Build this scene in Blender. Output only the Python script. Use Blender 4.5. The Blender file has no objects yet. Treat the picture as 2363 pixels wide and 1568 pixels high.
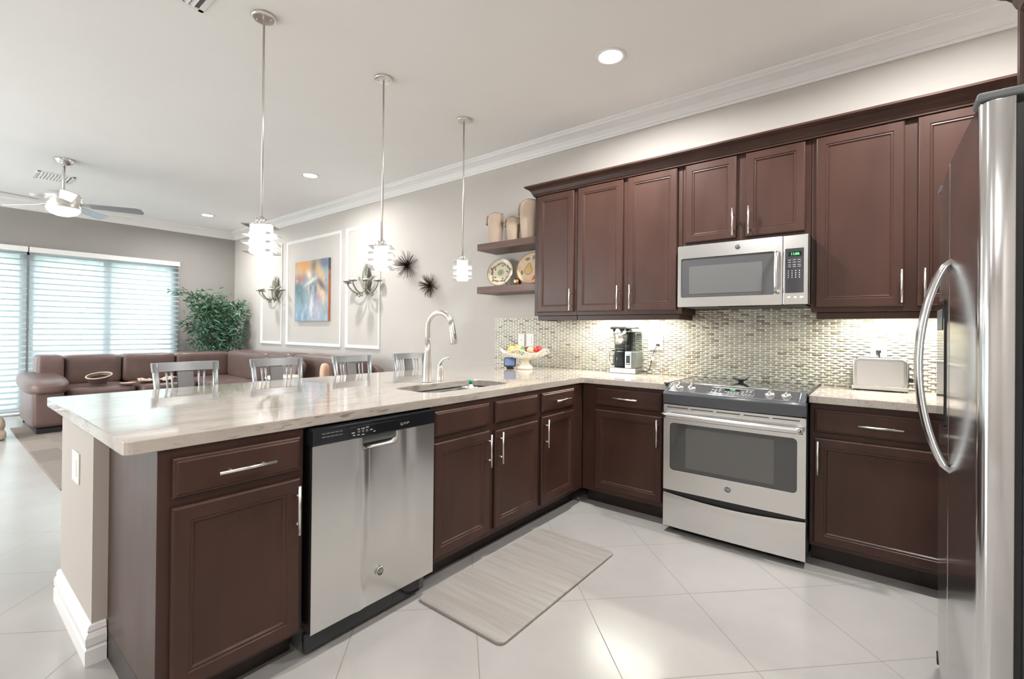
import bpy, bmesh, math, random
from mathutils import Vector, Matrix, noise
R = math.radians
PI = math.pi
scene = bpy.context.scene
COL = scene.collection


# light levels
WORLD_S = 5.2
EXPOSURE = 1.18
DOWN_W = 22.0
SHADE_S = 7.5
STRIP_W = 5.0
# ---------------------------------------------------------------- camera
cam_d = bpy.data.cameras.new('camera')
cam = bpy.data.objects.new('camera', cam_d)
COL.objects.link(cam)
scene.camera = cam
_yaw, _pit, _rol = R(38.3664), R(0.2044), R(0.5524)
_F = Vector((-math.sin(_yaw) * math.cos(_pit), math.cos(_yaw) * math.cos(_pit), math.sin(_pit)))
_R = Vector((math.cos(_yaw), math.sin(_yaw), 0))
_U = _R.cross(_F)
_R2 = _R * math.cos(_rol) + _U * math.sin(_rol)
_U2 = -_R * math.sin(_rol) + _U * math.cos(_rol)
cam.matrix_world = Matrix(((_R2.x, _U2.x, -_F.x, 1.6864), (_R2.y, _U2.y, -_F.y, -3.5991), (_R2.z, _U2.z, -_F.z, 1.2433), (0, 0, 0, 1)))
cam_d.sensor_fit = 'HORIZONTAL'
cam_d.sensor_width = 36.0
cam_d.lens = 1073.01 / 2363 * 36.0
cam_d.shift_y = -23.575 / 2363
cam_d.clip_start = 0.05
cam_d.clip_end = 200

# ---------------------------------------------------------------- world and exposure
w = bpy.data.worlds.new('daylight')
scene.world = w
w.use_nodes = True
bg = w.node_tree.nodes['Background']
bg.inputs['Color'].default_value = (0.93, 0.97, 1.0, 1)
bg.inputs['Strength'].default_value = WORLD_S
vs = scene.view_settings
vs.view_transform = 'Standard'
vs.look = 'None'
vs.gamma = 1.0
vs.use_curve_mapping = False
vs.exposure = EXPOSURE
scene.cycles.max_bounces = 10
scene.cycles.diffuse_bounces = 6
scene.cycles.glossy_bounces = 5
scene.cycles.transmission_bounces = 8
scene.cycles.transparent_max_bounces = 16
scene.cycles.caustics_reflective = False
scene.cycles.caustics_refractive = False
scene.cycles.sample_clamp_indirect = 4.0
scene.cycles.use_denoising = True
sun_d = bpy.data.lights.new('sun', 'SUN')
sun_d.energy = 2.5
sun_d.angle = R(1.0)
sun_d.color = (1.0, 0.96, 0.9)
sun = bpy.data.objects.new('sun', sun_d)
COL.objects.link(sun)
sun.rotation_euler = (R(28), R(20), R(0))
sun.location = (-9, -8, 9)

# ---------------------------------------------------------------- helpers
def tag(o, label=None, cat=None, group=None, kind=None):
    if label: o['label'] = label
    if cat: o['category'] = cat
    if group: o['group'] = group
    if kind: o['kind'] = kind
    return o

def thing(name, label, cat, loc=(0, 0, 0), rz=0.0, group=None):
    o = bpy.data.objects.new(name, None)
    o.empty_display_size = 0.05
    COL.objects.link(o)
    o.location = loc
    o.rotation_euler = (0, 0, rz)
    return tag(o, label, cat, group)

def copy_tree(o, parent=None):
    c = o.copy()
    COL.objects.link(c)
    if parent is not None:
        c.parent = parent
    for ch in list(o.children):
        copy_tree(ch, c)
    return c

class MB:
    def __init__(s):
        s.bm = bmesh.new()
    def _add(s, t, mi, sm):
        for f in t.faces:
            f.material_index = mi
            f.smooth = sm
        me = bpy.data.meshes.new('tmp')
        t.to_mesh(me)
        t.free()
        s.bm.from_mesh(me)
        bpy.data.meshes.remove(me)
        return s
    def box(s, x0, x1, y0, y1, z0, z1, bev=0.0, seg=2, mi=0, M=None, sm=False):
        t = bmesh.new()
        bmesh.ops.create_cube(t, size=1.0)
        for v in t.verts:
            v.co = Vector((x0 + (v.co.x + .5) * (x1 - x0), y0 + (v.co.y + .5) * (y1 - y0), z0 + (v.co.z + .5) * (z1 - z0)))
        if bev > 0:
            bmesh.ops.bevel(t, geom=list(t.edges), offset=bev, segments=seg, profile=0.5, affect='EDGES')
        if M is not None:
            t.transform(M)
        return s._add(t, mi, sm)
    def cyl(s, p0, p1, r0, r1=None, n=20, mi=0, cap=True, sm=True):
        p0, p1 = Vector(p0), Vector(p1)
        if r1 is None: r1 = r0
        t = bmesh.new()
        d = p1 - p0
        q = d.to_track_quat('Z', 'Y')
        a = [t.verts.new(p0 + q @ Vector((r0 * math.cos(2 * PI * i / n), r0 * math.sin(2 * PI * i / n), 0))) for i in range(n)]
        b = [t.verts.new(p1 + q @ Vector((r1 * math.cos(2 * PI * i / n), r1 * math.sin(2 * PI * i / n), 0))) for i in range(n)]
        for i in range(n):
            t.faces.new((a[i], a[(i + 1) % n], b[(i + 1) % n], b[i]))
        for f in t.faces: f.smooth = sm
        caps = []
        if cap:
            if r0 > 1e-6: caps.append(t.faces.new(a[::-1]))
            if r1 > 1e-6: caps.append(t.faces.new(b))
        for f in t.faces:
            f.material_index = mi
            f.smooth = sm and f not in caps
        me = bpy.data.meshes.new('tmp'); t.to_mesh(me); t.free(); s.bm.from_mesh(me); bpy.data.meshes.remove(me)
        return s
    def tube(s, pts, r, n=10, mi=0, closed=False, flat=None):
        """sweep a circle (or an ellipse, flat = ratio across) along a polyline; r number or list"""
        pts = [Vector(p) for p in pts]
        m = len(pts)
        rr = r if isinstance(r, (list, tuple)) else [r] * m
        t = bmesh.new()
        rings = []
        up = None
        for i, p in enumerate(pts):
            if closed:
                d = pts[(i + 1) % m] - pts[i - 1]
            else:
                d = pts[min(i + 1, m - 1)] - pts[max(i - 1, 0)]
            d.normalize()
            if up is None:
                up = Vector((0, 0, 1)) if abs(d.z) < 0.9 else Vector((0, 1, 0))
            a = d.cross(up)
            if a.length < 1e-5: a = d.orthogonal()
            a.normalize()
            b = a.cross(d); b.normalize()
            up = b
            f = flat if flat else 1.0
            rings.append([t.verts.new(p + a * (rr[i] * math.cos(2 * PI * k / n)) + b * (rr[i] * f * math.sin(2 * PI * k / n))) for k in range(n)])
        for i in range(m if closed else m - 1):
            A, B = rings[i], rings[(i + 1) % m]
            for k in range(n):
                t.faces.new((A[k], A[(k + 1) % n], B[(k + 1) % n], B[k]))
        if not closed:
            t.faces.new(rings[0][::-1]); t.faces.new(rings[-1])
        bmesh.ops.recalc_face_normals(t, faces=list(t.faces))
        return s._add(t, mi, True)
    def lathe(s, prof, n=32, mi=0, c=(0, 0, 0), M=None, sm=True):
        t = bmesh.new()
        rings = []
        for r, z in prof:
            if r < 1e-6:
                rings.append([t.verts.new((c[0], c[1], c[2] + z))])
            else:
                rings.append([t.verts.new((c[0] + r * math.cos(2 * PI * k / n), c[1] + r * math.sin(2 * PI * k / n), c[2] + z)) for k in range(n)])
        for A, B in zip(rings, rings[1:]):
            for k in range(n):
                k2 = (k + 1) % n
                if len(A) == 1 and len(B) == 1: break
                if len(A) == 1: t.faces.new((A[0], B[k2], B[k]))
                elif len(B) == 1: t.faces.new((A[k], A[k2], B[0]))
                else: t.faces.new((A[k], A[k2], B[k2], B[k]))
        bmesh.ops.recalc_face_normals(t, faces=list(t.faces))
        if M is not None: t.transform(M)
        return s._add(t, mi, sm)
    def prism(s, poly, axis, a0, a1, mi=0, bev=0.0, sm=False):
        """extrude a 2D outline along axis ('x': poly is (y,z); 'y': (x,z); 'z': (x,y))"""
        t = bmesh.new()
        def P(u, v, a):
            return {'x': (a, u, v), 'y': (u, a, v), 'z': (u, v, a)}[axis]
        A = [t.verts.new(P(u, v, a0)) for u, v in poly]
        B = [t.verts.new(P(u, v, a1)) for u, v in poly]
        n = len(poly)
        for i in range(n):
            t.faces.new((A[i], A[(i + 1) % n], B[(i + 1) % n], B[i]))
        t.faces.new(A[::-1]); t.faces.new(B)
        bmesh.ops.recalc_face_normals(t, faces=list(t.faces))
        if bev > 0:
            bmesh.ops.bevel(t, geom=list(t.edges), offset=bev, segments=2, profile=0.5, affect='EDGES')
        return s._add(t, mi, sm)
    def grid(s, f, nu, nv, mi=0, sm=True, closed_u=False):
        """f(u,v)->xyz for u,v in 0..1"""
        t = bmesh.new()
        V = [[t.verts.new(f(i / nu, j / nv)) for j in range(nv + 1)] for i in range(nu if closed_u else nu + 1)]
        for i in range(nu):
            for j in range(nv):
                A, B = V[i], V[(i + 1) % len(V)]
                t.faces.new((A[j], B[j], B[j + 1], A[j + 1]))
        return s._add(t, mi, sm)
    def ball(s, c, r, mi=0, sub=3, scale=(1, 1, 1), M=None):
        t = bmesh.new()
        bmesh.ops.create_icosphere(t, subdivisions=sub, radius=r)
        for v in t.verts:
            v.co = Vector((v.co.x * scale[0], v.co.y * scale[1], v.co.z * scale[2]))
        if M is not None: t.transform(M)
        for v in t.verts: v.co += Vector(c)
        return s._add(t, mi, True)
    def pillow(s, x0, x1, y0, y1, z0, z1, e=0.35, n=12, mi=0, M=None):
        """soft cushion: superellipsoid-like box"""
        t = bmesh.new()
        bmesh.ops.create_cube(t, size=2.0)
        bmesh.ops.subdivide_edges(t, edges=list(t.edges), cuts=n, use_grid_fill=True)
        c = Vector(((x0 + x1) / 2, (y0 + y1) / 2, (z0 + z1) / 2))
        h = Vector(((x1 - x0) / 2, (y1 - y0) / 2, (z1 - z0) / 2))
        p = 2.0 / e
        for v in t.verts:
            q = v.co
            L = (abs(q.x) ** p + abs(q.y) ** p + abs(q.z) ** p) ** (1 / p)
            q = q / L
            v.co = Vector((c.x + q.x * h.x, c.y + q.y * h.y, c.z + q.z * h.z))
        if M is not None: t.transform(M)
        return s._add(t, mi, True)
    def build(s, name, mats, parent=None, loc=None, rot=None, bevel=0.0, seg=2, recalc=False):
        if recalc:
            bmesh.ops.recalc_face_normals(s.bm, faces=list(s.bm.faces))
        me = bpy.data.meshes.new(name)
        s.bm.to_mesh(me)
        s.bm.free()
        if not isinstance(mats, (list, tuple)): mats = [mats]
        for m in mats: me.materials.append(m)
        o = bpy.data.objects.new(name, me)
        COL.objects.link(o)
        if parent is not None: o.parent = parent
        if loc is not None: o.location = loc
        if rot is not None: o.rotation_euler = rot
        if bevel > 0:
            b = o.modifiers.new('bevel', 'BEVEL')
            b.width = bevel; b.segments = seg; b.limit_method = 'ANGLE'; b.angle_limit = R(35)
            b.harden_normals = False
        return o

def struct(o, name=None):
    o['kind'] = 'structure'
    return o

def text(name, body, size, mat, parent, loc, rot, extrude=0.0004, align='CENTER'):
    c = bpy.data.curves.new(name, 'FONT')
    c.body = body
    c.size = size
    c.extrude = extrude
    c.align_x = align
    c.align_y = 'CENTER'
    c.materials.append(mat)
    tmp = bpy.data.objects.new('tmp_text', c)
    COL.objects.link(tmp)
    me = bpy.data.meshes.new_from_object(tmp.evaluated_get(bpy.context.evaluated_depsgraph_get()))
    bpy.data.objects.remove(tmp)
    bpy.data.curves.remove(c)
    me.name = name
    o = bpy.data.objects.new(name, me)
    COL.objects.link(o)
    o.parent = parent
    o.location = loc
    o.rotation_euler = rot
    return o

# ---------------------------------------------------------------- materials
def new_mat(name):
    m = bpy.data.materials.new(name)
    m.use_nodes = True
    nt = m.node_tree
    return m, nt, nt.nodes['Principled BSDF']

def pm(name, col, rough=0.5, metal=0.0, spec=0.5, emit=0.0, ecol=None, trans=0.0, ior=1.45, coat=0.0, var=0.0, vscale=(8, 8, 8), bump=0.0, bscale=60, rvar=0.0, sheen=0.0, alpha=1.0):
    m, nt, b = new_mat(name)
    N, L = nt.nodes, nt.links
    b.inputs['Base Color'].default_value = (*col, 1)
    b.inputs['Roughness'].default_value = rough
    b.inputs['Metallic'].default_value = metal
    b.inputs['Specular IOR Level'].default_value = spec
    b.inputs['IOR'].default_value = ior
    b.inputs['Transmission Weight'].default_value = trans
    b.inputs['Coat Weight'].default_value = coat
    b.inputs['Coat Roughness'].default_value = 0.08
    b.inputs['Alpha'].default_value = alpha
    if sheen: b.inputs['Sheen Weight'].default_value = sheen
    if emit > 0:
        b.inputs['Emission Color'].default_value = (*(ecol or col), 1)
        b.inputs['Emission Strength'].default_value = emit
    tc = N.new('ShaderNodeTexCoord')
    if var > 0 or rvar > 0:
        mp = N.new('ShaderNodeMapping'); mp.inputs['Scale'].default_value = vscale
        L.new(tc.outputs['Object'], mp.inputs['Vector'])
        nz = N.new('ShaderNodeTexNoise'); nz.inputs['Scale'].default_value = 1.0; nz.inputs['Detail'].default_value = 4
        L.new(mp.outputs[0], nz.inputs['Vector'])
        if var > 0:
            r = N.new('ShaderNodeValToRGB')
            r.color_ramp.elements[0].position = 0.3; r.color_ramp.elements[1].position = 0.7
            r.color_ramp.elements[0].color = (*[c * (1 - var) for c in col], 1)
            r.color_ramp.elements[1].color = (*[min(1, c * (1 + var)) for c in col], 1)
            L.new(nz.outputs['Fac'], r.inputs[0]); L.new(r.outputs[0], b.inputs['Base Color'])
        if rvar > 0:
            mr = N.new('ShaderNodeMapRange')
            mr.inputs['From Min'].default_value = 0.3; mr.inputs['From Max'].default_value = 0.7
            mr.inputs['To Min'].default_value = max(0.02, rough - rvar); mr.inputs['To Max'].default_value = rough + rvar
            L.new(nz.outputs['Fac'], mr.inputs['Value']); L.new(mr.outputs[0], b.inputs['Roughness'])
    if bump > 0:
        n2 = N.new('ShaderNodeTexNoise'); n2.inputs['Scale'].default_value = bscale; n2.inputs['Detail'].default_value = 3
        L.new(tc.outputs['Object'], n2.inputs['Vector'])
        bp = N.new('ShaderNodeBump'); bp.inputs['Strength'].default_value = bump; bp.inputs['Distance'].default_value = 0.004
        L.new(n2.outputs['Fac'], bp.inputs['Height']); L.new(bp.outputs[0], b.inputs['Normal'])
    return m

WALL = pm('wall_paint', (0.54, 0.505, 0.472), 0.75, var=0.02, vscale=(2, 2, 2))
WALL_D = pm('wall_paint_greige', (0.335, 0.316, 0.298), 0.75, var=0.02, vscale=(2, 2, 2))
CEIL = pm('ceiling_paint', (0.88, 0.876, 0.868), 0.8, var=0.01, vscale=(2, 2, 2))
TRIM = pm('white_trim_paint', (0.82, 0.81, 0.80), 0.4)
CREAM = pm('peninsula_paint', (0.48, 0.43, 0.385), 0.7, var=0.02, vscale=(3, 3, 3))
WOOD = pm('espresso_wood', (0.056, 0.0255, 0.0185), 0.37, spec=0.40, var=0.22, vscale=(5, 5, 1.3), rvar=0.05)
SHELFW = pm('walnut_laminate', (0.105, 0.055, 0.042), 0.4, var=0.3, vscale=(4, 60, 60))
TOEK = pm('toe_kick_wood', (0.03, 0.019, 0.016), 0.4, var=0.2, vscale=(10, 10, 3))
STEEL = pm('brushed_steel', (0.72, 0.715, 0.705), 0.24, 1.0)
FSTEEL = pm('fridge_steel', (0.70, 0.695, 0.70), 0.15, 1.0)
NICKEL = pm('satin_nickel', (0.78, 0.755, 0.72), 0.28, 1.0)
CHROME = pm('chrome', (0.80, 0.80, 0.80), 0.10, 1.0)
SINKM = pm('sink_steel', (0.52, 0.52, 0.52), 0.3, 1.0)
BLACK = pm('black_plastic', (0.02, 0.021, 0.023), 0.35)
BLACKG = pm('black_gloss', (0.012, 0.014, 0.017), 0.08, coat=0.3)
RANGEB = pm('range_grey_enamel', (0.10, 0.107, 0.118), 0.2, coat=0.2)
GREYP = pm('grey_plastic', (0.13, 0.14, 0.14), 0.4)
OVENG = pm('oven_glass', (0.085, 0.085, 0.085), 0.06, coat=0.5)
OVENW = pm('oven_window_screen', (0.145, 0.145, 0.14), 0.12, coat=0.4)
COOKG = pm('cooktop_glass', (0.02, 0.022, 0.022), 0.045, spec=0.8, coat=0.6)
WHITEP = pm('white_plastic', (0.82, 0.81, 0.80), 0.35)
GLASS = pm('clear_glass', (1, 1, 1), 0.0, trans=1.0, ior=1.45)
MARK = pm('printed_mark', (0.6, 0.6, 0.6), 0.5)
GREEN_E = pm('green_led', (0.05, 0.5, 0.1), 0.5, emit=2.5, ecol=(0.08, 1.0, 0.15))
BLUE_E = pm('blue_lcd', (0.05, 0.1, 0.3), 0.3, emit=1.2, ecol=(0.3, 0.5, 1.0))
LAMP_E = pm('lamp_glow', (1, 1, 1), 0.5, emit=14.0, ecol=(1.0, 0.96, 0.9))
SHADE_E = pm('frosted_lamp_glass', (1, 1, 1), 0.4, emit=SHADE_S, ecol=(1.0, 0.98, 0.955))
LEATHER = pm('brown_leather', (0.150, 0.098, 0.088), 0.36, var=0.12, vscale=(5, 5, 5), bump=0.12, bscale=90)
SILVER = pm('silver_paint', (0.36, 0.375, 0.385), 0.33, 0.6)
SEATF = pm('grey_seat_fabric', (0.35, 0.33, 0.31), 0.85, bump=0.2, bscale=300)
def math_node(nt, op, a, b=None, c=None):
    n = nt.nodes.new('ShaderNodeMath'); n.operation = op
    for i, v in enumerate((a, b, c)):
        if v is None: continue
        if isinstance(v, (int, float)): n.inputs[i].default_value = v
        else: nt.links.new(v, n.inputs[i])
    return n.outputs[0]

def mix_col(nt, fac, a, b, mode='MIX'):
    n = nt.nodes.new('ShaderNodeMix'); n.data_type = 'RGBA'; n.blend_type = mode
    for sock, v in ((n.inputs[0], fac), (n.inputs[6], a), (n.inputs[7], b)):
        if isinstance(v, (int, float)): sock.default_value = v
        elif isinstance(v, tuple): sock.default_value = (*v, 1) if len(v) == 3 else v
        else: nt.links.new(v, sock)
    return n.outputs[2]

def ramp(nt, fac, stops):
    r = nt.nodes.new('ShaderNodeValToRGB')
    e = r.color_ramp.elements
    while len(e) < len(stops): e.new(0.5)
    for x, (p, c) in zip(e, stops):
        x.position = p; x.color = (*c, 1)
    nt.links.new(fac, r.inputs[0])
    return r.outputs[0]

def noise_tex(nt, vec, scale=1, detail=4, rough=0.5, dist=0.0):
    n = nt.nodes.new('ShaderNodeTexNoise')
    n.inputs['Scale'].default_value = scale; n.inputs['Detail'].default_value = detail
    n.inputs['Roughness'].default_value = rough; n.inputs['Distortion'].default_value = dist
    nt.links.new(vec, n.inputs['Vector'])
    return n.outputs['Fac']

def mapping(nt, vec, scale=(1, 1, 1), loc=(0, 0, 0), rot=(0, 0, 0)):
    n = nt.nodes.new('ShaderNodeMapping')
    n.inputs['Scale'].default_value = scale; n.inputs['Location'].default_value = loc; n.inputs['Rotation'].default_value = rot
    nt.links.new(vec, n.inputs['Vector'])
    return n.outputs[0]

# floor tile laid on the diagonal
FLOOR, nt, b = new_mat('porcelain_tile')
geo = nt.nodes.new('ShaderNodeNewGeometry')
sx = nt.nodes.new('ShaderNodeSeparateXYZ'); nt.links.new(geo.outputs['Position'], sx.inputs[0])
px = math_node(nt, 'SUBTRACT', sx.outputs[0], 0.98); py = math_node(nt, 'ADD', sx.outputs[1], 1.33)
u = math_node(nt, 'DIVIDE', math_node(nt, 'ADD', px, py), 0.718)
v = math_node(nt, 'DIVIDE', math_node(nt, 'SUBTRACT', px, py), 0.718)
du = math_node(nt, 'ABSOLUTE', math_node(nt, 'SUBTRACT', math_node(nt, 'FRACT', math_node(nt, 'ADD', u, 100.5)), 0.5))
dv = math_node(nt, 'ABSOLUTE', math_node(nt, 'SUBTRACT', math_node(nt, 'FRACT', math_node(nt, 'ADD', v, 100.5)), 0.5))
grout = math_node(nt, 'LESS_THAN', math_node(nt, 'MINIMUM', du, dv), 0.0036)
cmb = nt.nodes.new('ShaderNodeCombineXYZ')
nt.links.new(math_node(nt, 'FLOOR', math_node(nt, 'ADD', u, 100)), cmb.inputs[0]); nt.links.new(math_node(nt, 'FLOOR', math_node(nt, 'ADD', v, 100)), cmb.inputs[1])
wn = nt.nodes.new('ShaderNodeTexWhiteNoise'); nt.links.new(cmb.outputs[0], wn.inputs['Vector'])
tile = ramp(nt, noise_tex(nt, mapping(nt, geo.outputs['Position'], (2.2, 2.2, 1)), 1, 5, 0.6), [(0.3, (0.365, 0.348, 0.332)), (0.7, (0.41, 0.392, 0.376))])
tile = mix_col(nt, math_node(nt, 'MULTIPLY', wn.outputs['Value'], 0.06), tile, (0.5, 0.47, 0.44))
nt.links.new(mix_col(nt, grout, tile, (0.22, 0.195, 0.17)), b.inputs['Base Color'])
b.inputs['Roughness'].default_value = 0.16
nt.links.new(math_node(nt, 'ADD', math_node(nt, 'MULTIPLY', grout, 0.5), 0.22), b.inputs['Roughness'])

# granite
GRANITE, nt, b = new_mat('cream_granite')
geo = nt.nodes.new('ShaderNodeNewGeometry')
P = geo.outputs['Position']
Pr = mapping(nt, P, (1, 1, 1), rot=(0, 0, R(4)))
base = ramp(nt, noise_tex(nt, mapping(nt, Pr, (9, 2.0, 9)), 1, 6, 0.6, 0.6), [(0.25, (0.33, 0.28, 0.235)), (0.42, (0.455, 0.40, 0.35)), (0.60, (0.52, 0.465, 0.415)), (0.78, (0.39, 0.335, 0.285))])
st = noise_tex(nt, mapping(nt, Pr, (75, 7.5, 75)), 1, 5, 0.62, 0.8)
fl = noise_tex(nt, mapping(nt, Pr, (3.5, 1.2, 3.5), loc=(5, 2, 0)), 1, 3, 0.5)
m1 = math_node(nt, 'MULTIPLY', ramp(nt, st, [(0.56, (0, 0, 0)), (0.66, (1, 1, 1))]), ramp(nt, fl, [(0.38, (0.1, 0.1, 0.1)), (0.58, (1, 1, 1))]))
c1 = mix_col(nt, math_node(nt, 'MULTIPLY', m1, 0.8), base, (0.20, 0.165, 0.135))
gr = noise_tex(nt, mapping(nt, P, (160, 160, 160)), 1, 2, 0.5)
c2 = mix_col(nt, math_node(nt, 'MULTIPLY', ramp(nt, gr, [(0.62, (0, 0, 0)), (0.7, (1, 1, 1))]), 0.22), c1, (0.24, 0.20, 0.165))
nt.links.new(c2, b.inputs['Base Color'])
b.inputs['Roughness'].default_value = 0.05
b.inputs['Specular IOR Level'].default_value = 0.6
b.inputs['Coat Weight'].default_value = 0.15

# rug: woven patchwork
RUGM, nt, b = new_mat('patchwork_rug')
tc = nt.nodes.new('ShaderNodeTexCoord')
br = nt.nodes.new('ShaderNodeTexBrick')
br.inputs['Scale'].default_value = 1.0; br.inputs['Brick Width'].default_value = 0.62; br.inputs['Row Height'].default_value = 0.42
br.inputs['Mortar Size'].default_value = 0.004; br.inputs['Bias'].default_value = 0.0
br.inputs['Color1'].default_value = (0.075, 0.062, 0.057, 1); br.inputs['Color2'].default_value = (0.27, 0.225, 0.19, 1); br.inputs['Mortar'].default_value = (0.25, 0.21, 0.18, 1)
nt.links.new(tc.outputs['Object'], br.inputs['Vector'])
nz = noise_tex(nt, mapping(nt, tc.outputs['Object'], (60, 5, 5)), 1, 5, 0.7)
nt.links.new(mix_col(nt, 0.25, br.outputs['Color'], ramp(nt, nz, [(0.3, (0.09, 0.078, 0.072)), (0.7, (0.30, 0.26, 0.225))])), b.inputs['Base Color'])
b.inputs['Roughness'].default_value = 0.95

# cushioned floor mat with faint wood streaks
MATM, nt, b = new_mat('vinyl_mat')
tc = nt.nodes.new('ShaderNodeTexCoord')
nz = noise_tex(nt, mapping(nt, tc.outputs['Object'], (1.6, 30, 5)), 1, 5, 0.65, 0.4)
n2 = noise_tex(nt, mapping(nt, tc.outputs['Object'], (1.0, 5, 1)), 1, 2, 0.5)
cc = ramp(nt, nz, [(0.3, (0.27, 0.245, 0.225)), (0.55, (0.335, 0.31, 0.285)), (0.75, (0.37, 0.345, 0.32))])
nt.links.new(mix_col(nt, ramp(nt, n2, [(0.5, (0, 0, 0)), (0.7, (0.5, 0.5, 0.5))]), cc, (0.29, 0.25, 0.225)), b.inputs['Base Color'])
b.inputs['Roughness'].default_value = 0.5

# colour attribute material for hand-painted things
def painted_mat(name, rough=0.4):
    m, nt, b = new_mat(name)
    a = nt.nodes.new('ShaderNodeVertexColor'); a.layer_name = 'paint'
    nt.links.new(a.outputs['Color'], b.inputs['Base Color'])
    b.inputs['Roughness'].default_value = rough
    return m
CANVAS = painted_mat('oil_on_canvas', 0.5)
CERAMIC = painted_mat('painted_ceramic', 0.18)
def paint_points(o, f):
    me = o.data
    at = me.color_attributes.new('paint', 'FLOAT_COLOR', 'POINT')
    for i, v in enumerate(me.vertices):
        at.data[i].color = (*f(v.co), 1)

# sheer fabric and vanes of the window shade
def fabric(name, col, transp, transl, tint=(1, 1, 1)):
    m = bpy.data.materials.new(name); m.use_nodes = True
    nt = m.node_tree; nt.nodes.clear()
    out = nt.nodes.new('ShaderNodeOutputMaterial')
    d = nt.nodes.new('ShaderNodeBsdfDiffuse'); d.inputs[0].default_value = (*col, 1)
    t = nt.nodes.new('ShaderNodeBsdfTranslucent'); t.inputs[0].default_value = (*col, 1)
    m1 = nt.nodes.new('ShaderNodeMixShader'); m1.inputs[0].default_value = transl
    nt.links.new(d.outputs[0], m1.inputs[1]); nt.links.new(t.outputs[0], m1.inputs[2])
    tr = nt.nodes.new('ShaderNodeBsdfTransparent'); tr.inputs[0].default_value = (*tint, 1)
    m2 = nt.nodes.new('ShaderNodeMixShader'); m2.inputs[0].default_value = transp
    nt.links.new(m1.outputs[0], m2.inputs[1]); nt.links.new(tr.outputs[0], m2.inputs[2])
    nt.links.new(m2.outputs[0], out.inputs[0])
    return m
SHEER = fabric('sheer_voile', (0.37, 0.405, 0.425), 0.42, 0.85, (0.135, 0.147, 0.153))
VANE = fabric('shade_vane', (0.50, 0.57, 0.58), 0.0, 0.25)
# thin architectural glass
def thin_glass(name, tint):
    m = bpy.data.materials.new(name); m.use_nodes = True
    nt = m.node_tree; nt.nodes.clear()
    out = nt.nodes.new('ShaderNodeOutputMaterial')
    tr = nt.nodes.new('ShaderNodeBsdfTransparent'); tr.inputs[0].default_value = (*tint, 1)
    g = nt.nodes.new('ShaderNodeBsdfGlossy'); g.inputs['Roughness'].default_value = 0.0
    fr = nt.nodes.new('ShaderNodeFresnel'); fr.inputs[0].default_value = 1.45
    mx = nt.nodes.new('ShaderNodeMixShader')
    gm = nt.nodes.new('ShaderNodeNewGeometry')
    fac = math_node(nt, 'MULTIPLY', fr.outputs[0], math_node(nt, 'SUBTRACT', 1.0, gm.outputs['Backfacing']))
    nt.links.new(fac, mx.inputs[0]); nt.links.new(tr.outputs[0], mx.inputs[1]); nt.links.new(g.outputs[0], mx.inputs[2])
    nt.links.new(mx.outputs[0], out.inputs[0])
    return m
WGLASS = thin_glass('window_glass', (0.96, 0.97, 0.965))
JUG = thin_glass('clear_plastic', (0.74, 0.775, 0.775))

# ---------------------------------------------------------------- the room
XL, XR, YF, ZC = -7.80, 2.67, -6.60, 3.015
struct(MB().box(XL - .15, XR + .15, YF - .15, 0.15, -0.12, 0.0).build('floor', FLOOR))
struct(MB().box(XL - .15, XR + .15, YF - .15, 0.15, ZC, ZC + .12).build('ceiling', CEIL))
struct(MB().box(XL - .15, XR + .15, 0.0, 0.15, 0.0, ZC).build('wall_back', WALL))
struct(MB().box(XR, XR + .15, YF, 0.0, 0.0, ZC).build('wall_right', WALL))
# left wall with the sliding door opening
m = MB()
m.box(XL - .15, XL, -0.93, 0.0, 0, ZC)
m.box(XL - .15, XL, YF, -4.75, 0, ZC)
m.box(XL - .15, XL, -4.75, -0.93, 2.33, ZC)
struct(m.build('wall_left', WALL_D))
# front wall (behind the camera) with tall window openings added for fill daylight
m = MB()
ops = [(-7.3, -5.2), (-4.9, -2.8)]
xs = [XL - .15] + [v for o_ in ops for v in o_] + [XR + .15]
for i in range(0, len(xs), 2):
    m.box(xs[i], xs[i + 1], YF - .15, YF, 0, ZC)
for a, b_ in ops:
    m.box(a, b_, YF - .15, YF, 2.5, ZC)
    m.box(a, b_, YF - .15, YF, 0, 0.12)
struct(m.build('wall_front', WALL))
for i, (a, b_) in enumerate(ops):
    m = MB()
    for x0, x1 in ((a, a + .05), (b_ - .05, b_), ((a + b_) / 2 - .025, (a + b_) / 2 + .025)):
        m.box(x0, x1, YF - .1, YF - .04, 0.12, 2.5)
    m.box(a, b_, YF - .1, YF - .04, 0.12, 0.18); m.box(a, b_, YF - .1, YF - .04, 2.44, 2.5)
    wo = struct(m.build('window_%d' % (i + 1), TRIM))  # invented window, unseen; its opening lets in fill light
    MB().box(a + .05, b_ - .05, YF - .072, YF - .068, 0.18, 2.44).build('glass', WGLASS, wo)

# crown mouldings
crown = [(0, 0), (0, -.125), (.010, -.125), (.013, -.106), (.020, -.106), (.026, -.090), (.045, -.062), (.075, -.040), (.098, -.030), (.104, -.019), (.112, -.019), (.115, -.012), (.123, -.012), (.123, 0)]
struct(MB().prism([(-d, ZC + z) for d, z in crown], 'x', XL, XR).build('trim_1', TRIM))
struct(MB().prism([(XL + d, ZC + z) for d, z in crown], 'y', YF, -0.0).build('trim_2', TRIM))
struct(MB().prism([(XR - d, ZC + z) for d, z in crown], 'y', YF, -0.0).build('trim_3', TRIM))
struct(MB().prism([(YF + d, ZC + z) for d, z in crown], 'x', XL, XR).build('trim_4', TRIM))
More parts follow.
